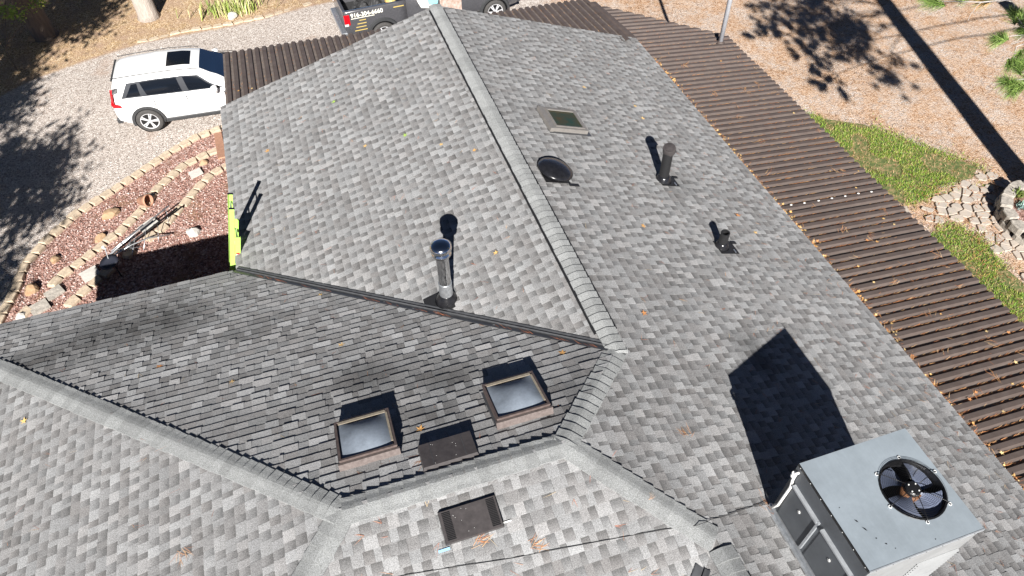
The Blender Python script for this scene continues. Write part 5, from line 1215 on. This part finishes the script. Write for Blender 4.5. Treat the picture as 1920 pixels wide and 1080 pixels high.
b = MB(); tips = [(-11.85, 20.35, 1.55), (-11.55, 20.3, 1.5), (-11.0, 20.7, 1.6), (-12.5, 20.2, 1.5), (-11.7, 20.9, 2.0)]
for tp in tips: b.tube([(0, 0, -.05), (-.02, .1, .7), (tp[0]+12.2, tp[1]-19.6, tp[2])], [.02, .014, .005], 6)
tag(b.build('stem', 'bark', lt, True), kind='stuff'); b = MB()
for tp in tips:
    for i in range(130):
        p = Vector((tp[0]+12.2+R.gauss(0, .16), tp[1]-19.6+R.gauss(0, .16), tp[2]+R.gauss(0, .12))); n = Vector((R.gauss(0, .6), R.gauss(0, .6), 1)).normalized(); a = n.orthogonal().normalized(); c2 = n.cross(a); sz = R.uniform(.03, .06)
        b.add([p-a*sz, p+c2*sz*.7, p+a*sz, p-c2*sz*.7], [(0, 1, 2, 3)], jit(R.choice(((.30, .40, .06), (.40, .48, .10), (.22, .32, .05))), .25))
tag(b.build('crown', 'leaf', lt), kind='stuff')
def tuft_needles(b, c0, axis, s, n, cols):
    axis = Vector(axis).normalized(); t1 = axis.orthogonal().normalized(); t2 = axis.cross(t1)
    for i in range(n):
        a = R.uniform(0, 6.28); sp = R.uniform(.15, 1.25); d = (axis*math.cos(sp)+(t1*math.cos(a)+t2*math.sin(a))*math.sin(sp)); p = c0+axis*R.uniform(-.35, .15)*s
        L_ = s*R.uniform(.75, 1.1); s3 = d.cross(Vector((R.gauss(0, 1), R.gauss(0, 1), R.gauss(0, 1)))).normalized()*.0055; e = p+d*L_-Vector((0, 0, L_*.10))
        b.add([p-s3, p+s3, e], [(0, 1, 2)], jit(R.choice(cols), .25))
PN = [(.10, .16, .035), (.15, .22, .05), (.20, .27, .07), (.08, .12, .03)]
def pine(x, y, h, r, lab, brs, name='pine_tree', auto=0, z0=5):
    t = thing(name, lab, 'tree', (x, y, 0), 0, 'pines east of the house'); b = MB()
    b.tube([(0, 0, -.1), (0, 0, .3), (0, 0, h*.35), (.03, .03, h*.7), (0, 0, h)], [r*1.25, r*1.05, r*.95, r*.7, r*.1], 18); b.build('trunk', 'pine_bark', t, True)
    cc = MB()
    def shoot(pts, dens, s, dead=0, nn=85):
        for i in range(1, len(pts)):
            if R.random() < dens: d = (pts[i]-pts[i-1]).normalized(); tuft_needles(cc, pts[i], d+Vector((0, 0, .35)), s, nn, PN if R.random() > dead else [(.5, .3, .12), (.42, .24, .1)])
    for (tx, ty, tz, z_, tf) in brs:
        bb = MB()
        e = Vector((tx-x, ty-y, tz)); s0 = Vector((0, 0, z_)); c1 = s0+(e-s0)*.5+Vector((R.gauss(0, .2), R.gauss(0, .2), .35)); n = 12; pts = []
        for k in range(n+1): u = k/n; pts.append(s0*(1-u)**2+c1*2*u*(1-u)+e*u*u+Vector((R.gauss(0, .025), R.gauss(0, .025), R.gauss(0, .025))))
        bb.tube(pts, [.026-.017*k/n for k in range(n+1)], 8); a = math.atan2(e.y, e.x)
        for k in range(6, n+1):
            for q in range(tf):
                aa = a+R.choice((-1, 1))*R.uniform(.4, 1.3); sp = limb(bb, pts[k], (math.cos(aa), math.sin(aa), R.uniform(-.3, .35)), R.uniform(.35, .8), .012, .006, 4, .2); shoot(sp[-2:], .9, .27, .05, 150)
                if R.random() < .3: limb(bb, pts[k], (math.cos(aa+.5), math.sin(aa+.5), R.uniform(-.5, .2)), R.uniform(.3, .7), .010, .004, 6, .35)
        if tf: shoot(pts[-3:], 1, .28, 0, 170)
        bb.build('bough', 'twig_grey', t, True)
    bb = MB()
    for k in range(auto):
        z_ = R.uniform(z0, h-.5); L_ = (h-z_)*.28+.8; a = R.uniform(0, 6.28); pts = limb(bb, (0, 0, z_), (math.cos(a), math.sin(a), R.uniform(-.1, .3)), L_, .04, .01, 6, .1); shoot(pts[1:], .9, .3)
        for q in range(2): sp = limb(bb, pts[R.randint(2, 5)], (math.cos(a+R.uniform(-1, 1)), math.sin(a+R.uniform(-1, 1)), .1), L_*.4, .014, .005, 4, .15); shoot(sp, .8, .3)
    tag(bb.build('upper_branches', 'twig_grey', t, True), kind='stuff'); tag(cc.build('crown', 'leaf', t), kind='stuff'); return t
PX, PY = 12.85, -1.1
wb = [(10.2, -1.6, 8.8), (9.5, -.8, 9.2), (9.9, -.1, 9.6), (10.4, -2.0, 9.3), (8.8, -1.2, 9.4), (10.7, .3, 9.8), (9.2, .5, 9.0), (8.7, 1.0, 9.6), (10.3, -.6, 8.6), (11.0, -1.0, 9.2), (9.3, -1.7, 8.7), (8.3, .2, 9.2), (11.4, .9, 9.6), (9.6, 1.6, 9.4), (10.6, -2.8, 8.4), (11.2, 1.9, 10.2)]
pine(PX, PY, 19, .36, 'tall pine whose straight trunk throws the broad shadow band', [q+(q[2]+.5, 4) for q in wb], auto=34, z0=12.5)
TUFTS = [(10.37, 4.33, 5.55), (10.42, 4.06, 5.34), (9.95, 4.14, 5.28), (10.11, 3.73, 4.98), (10.2, 3.54, 4.84), (9.91, 3.47, 4.71), (10.1, 3.3, 4.61), (8.99, 5.02, 5.76), (9.95, 4.74, 5.78), (10.44, 3.77, 5.1), (10.67, 4.15, 5.48), (10.44, 3.39, 4.79), (10.44, 4.71, 5.88), (9.58, 4.94, 5.85), (10.44, 3.06, 4.51)]
brs = [(10.1, 3.95, 5.2, 6.6, 0), (10.25, 3.45, 4.75, 6.0, 0), (9.7, 4.4, 5.9, 7.4, 0)]
pn = pine(18.2, 2.0, 15, .33, 'pine whose green boughs reach in at the right edge', brs, auto=18, z0=9)
bb = MB(); cc = MB()
for k, tp in enumerate(TUFTS):
    p = Vector(tp)-Vector((18.2, 2.0, 0)); anc = min(([Vector(q[:3])-Vector((18.2, 2.0, 0)) for q in brs]), key=lambda q: (q-p).length)
    anc = anc+Vector((.5, -.1, .06)); md = (anc+p)/2+Vector((R.gauss(0, .08), R.gauss(0, .08), R.gauss(.05, .08)))
    bb.tube([anc, md, p], [.016, .012, .007], 7); d = (p-md).normalized()
    cols = [(.50, .30, .12), (.42, .24, .1), (.3, .3, .08)] if k == 8 else [(.11, .19, .035), (.17, .27, .05), (.24, .33, .08), (.08, .13, .03)]
    for q in range(3): tuft_needles(cc, p+Vector((R.gauss(0, .05), R.gauss(0, .05), R.gauss(0, .05))), d+Vector((R.gauss(0, .3), R.gauss(0, .3), .25)), R.uniform(.25, .31), 140, cols)
    if R.random() < .6: limb(bb, md, Vector((R.gauss(0, 1), R.gauss(0, 1), R.gauss(0, .5))), R.uniform(.3, .5), .008, .004, 6, .4)
tag(bb.build('twigs', 'twig_grey', pn, True), kind='stuff'); tag(cc.build('needle_tufts', 'leaf', pn), kind='stuff')
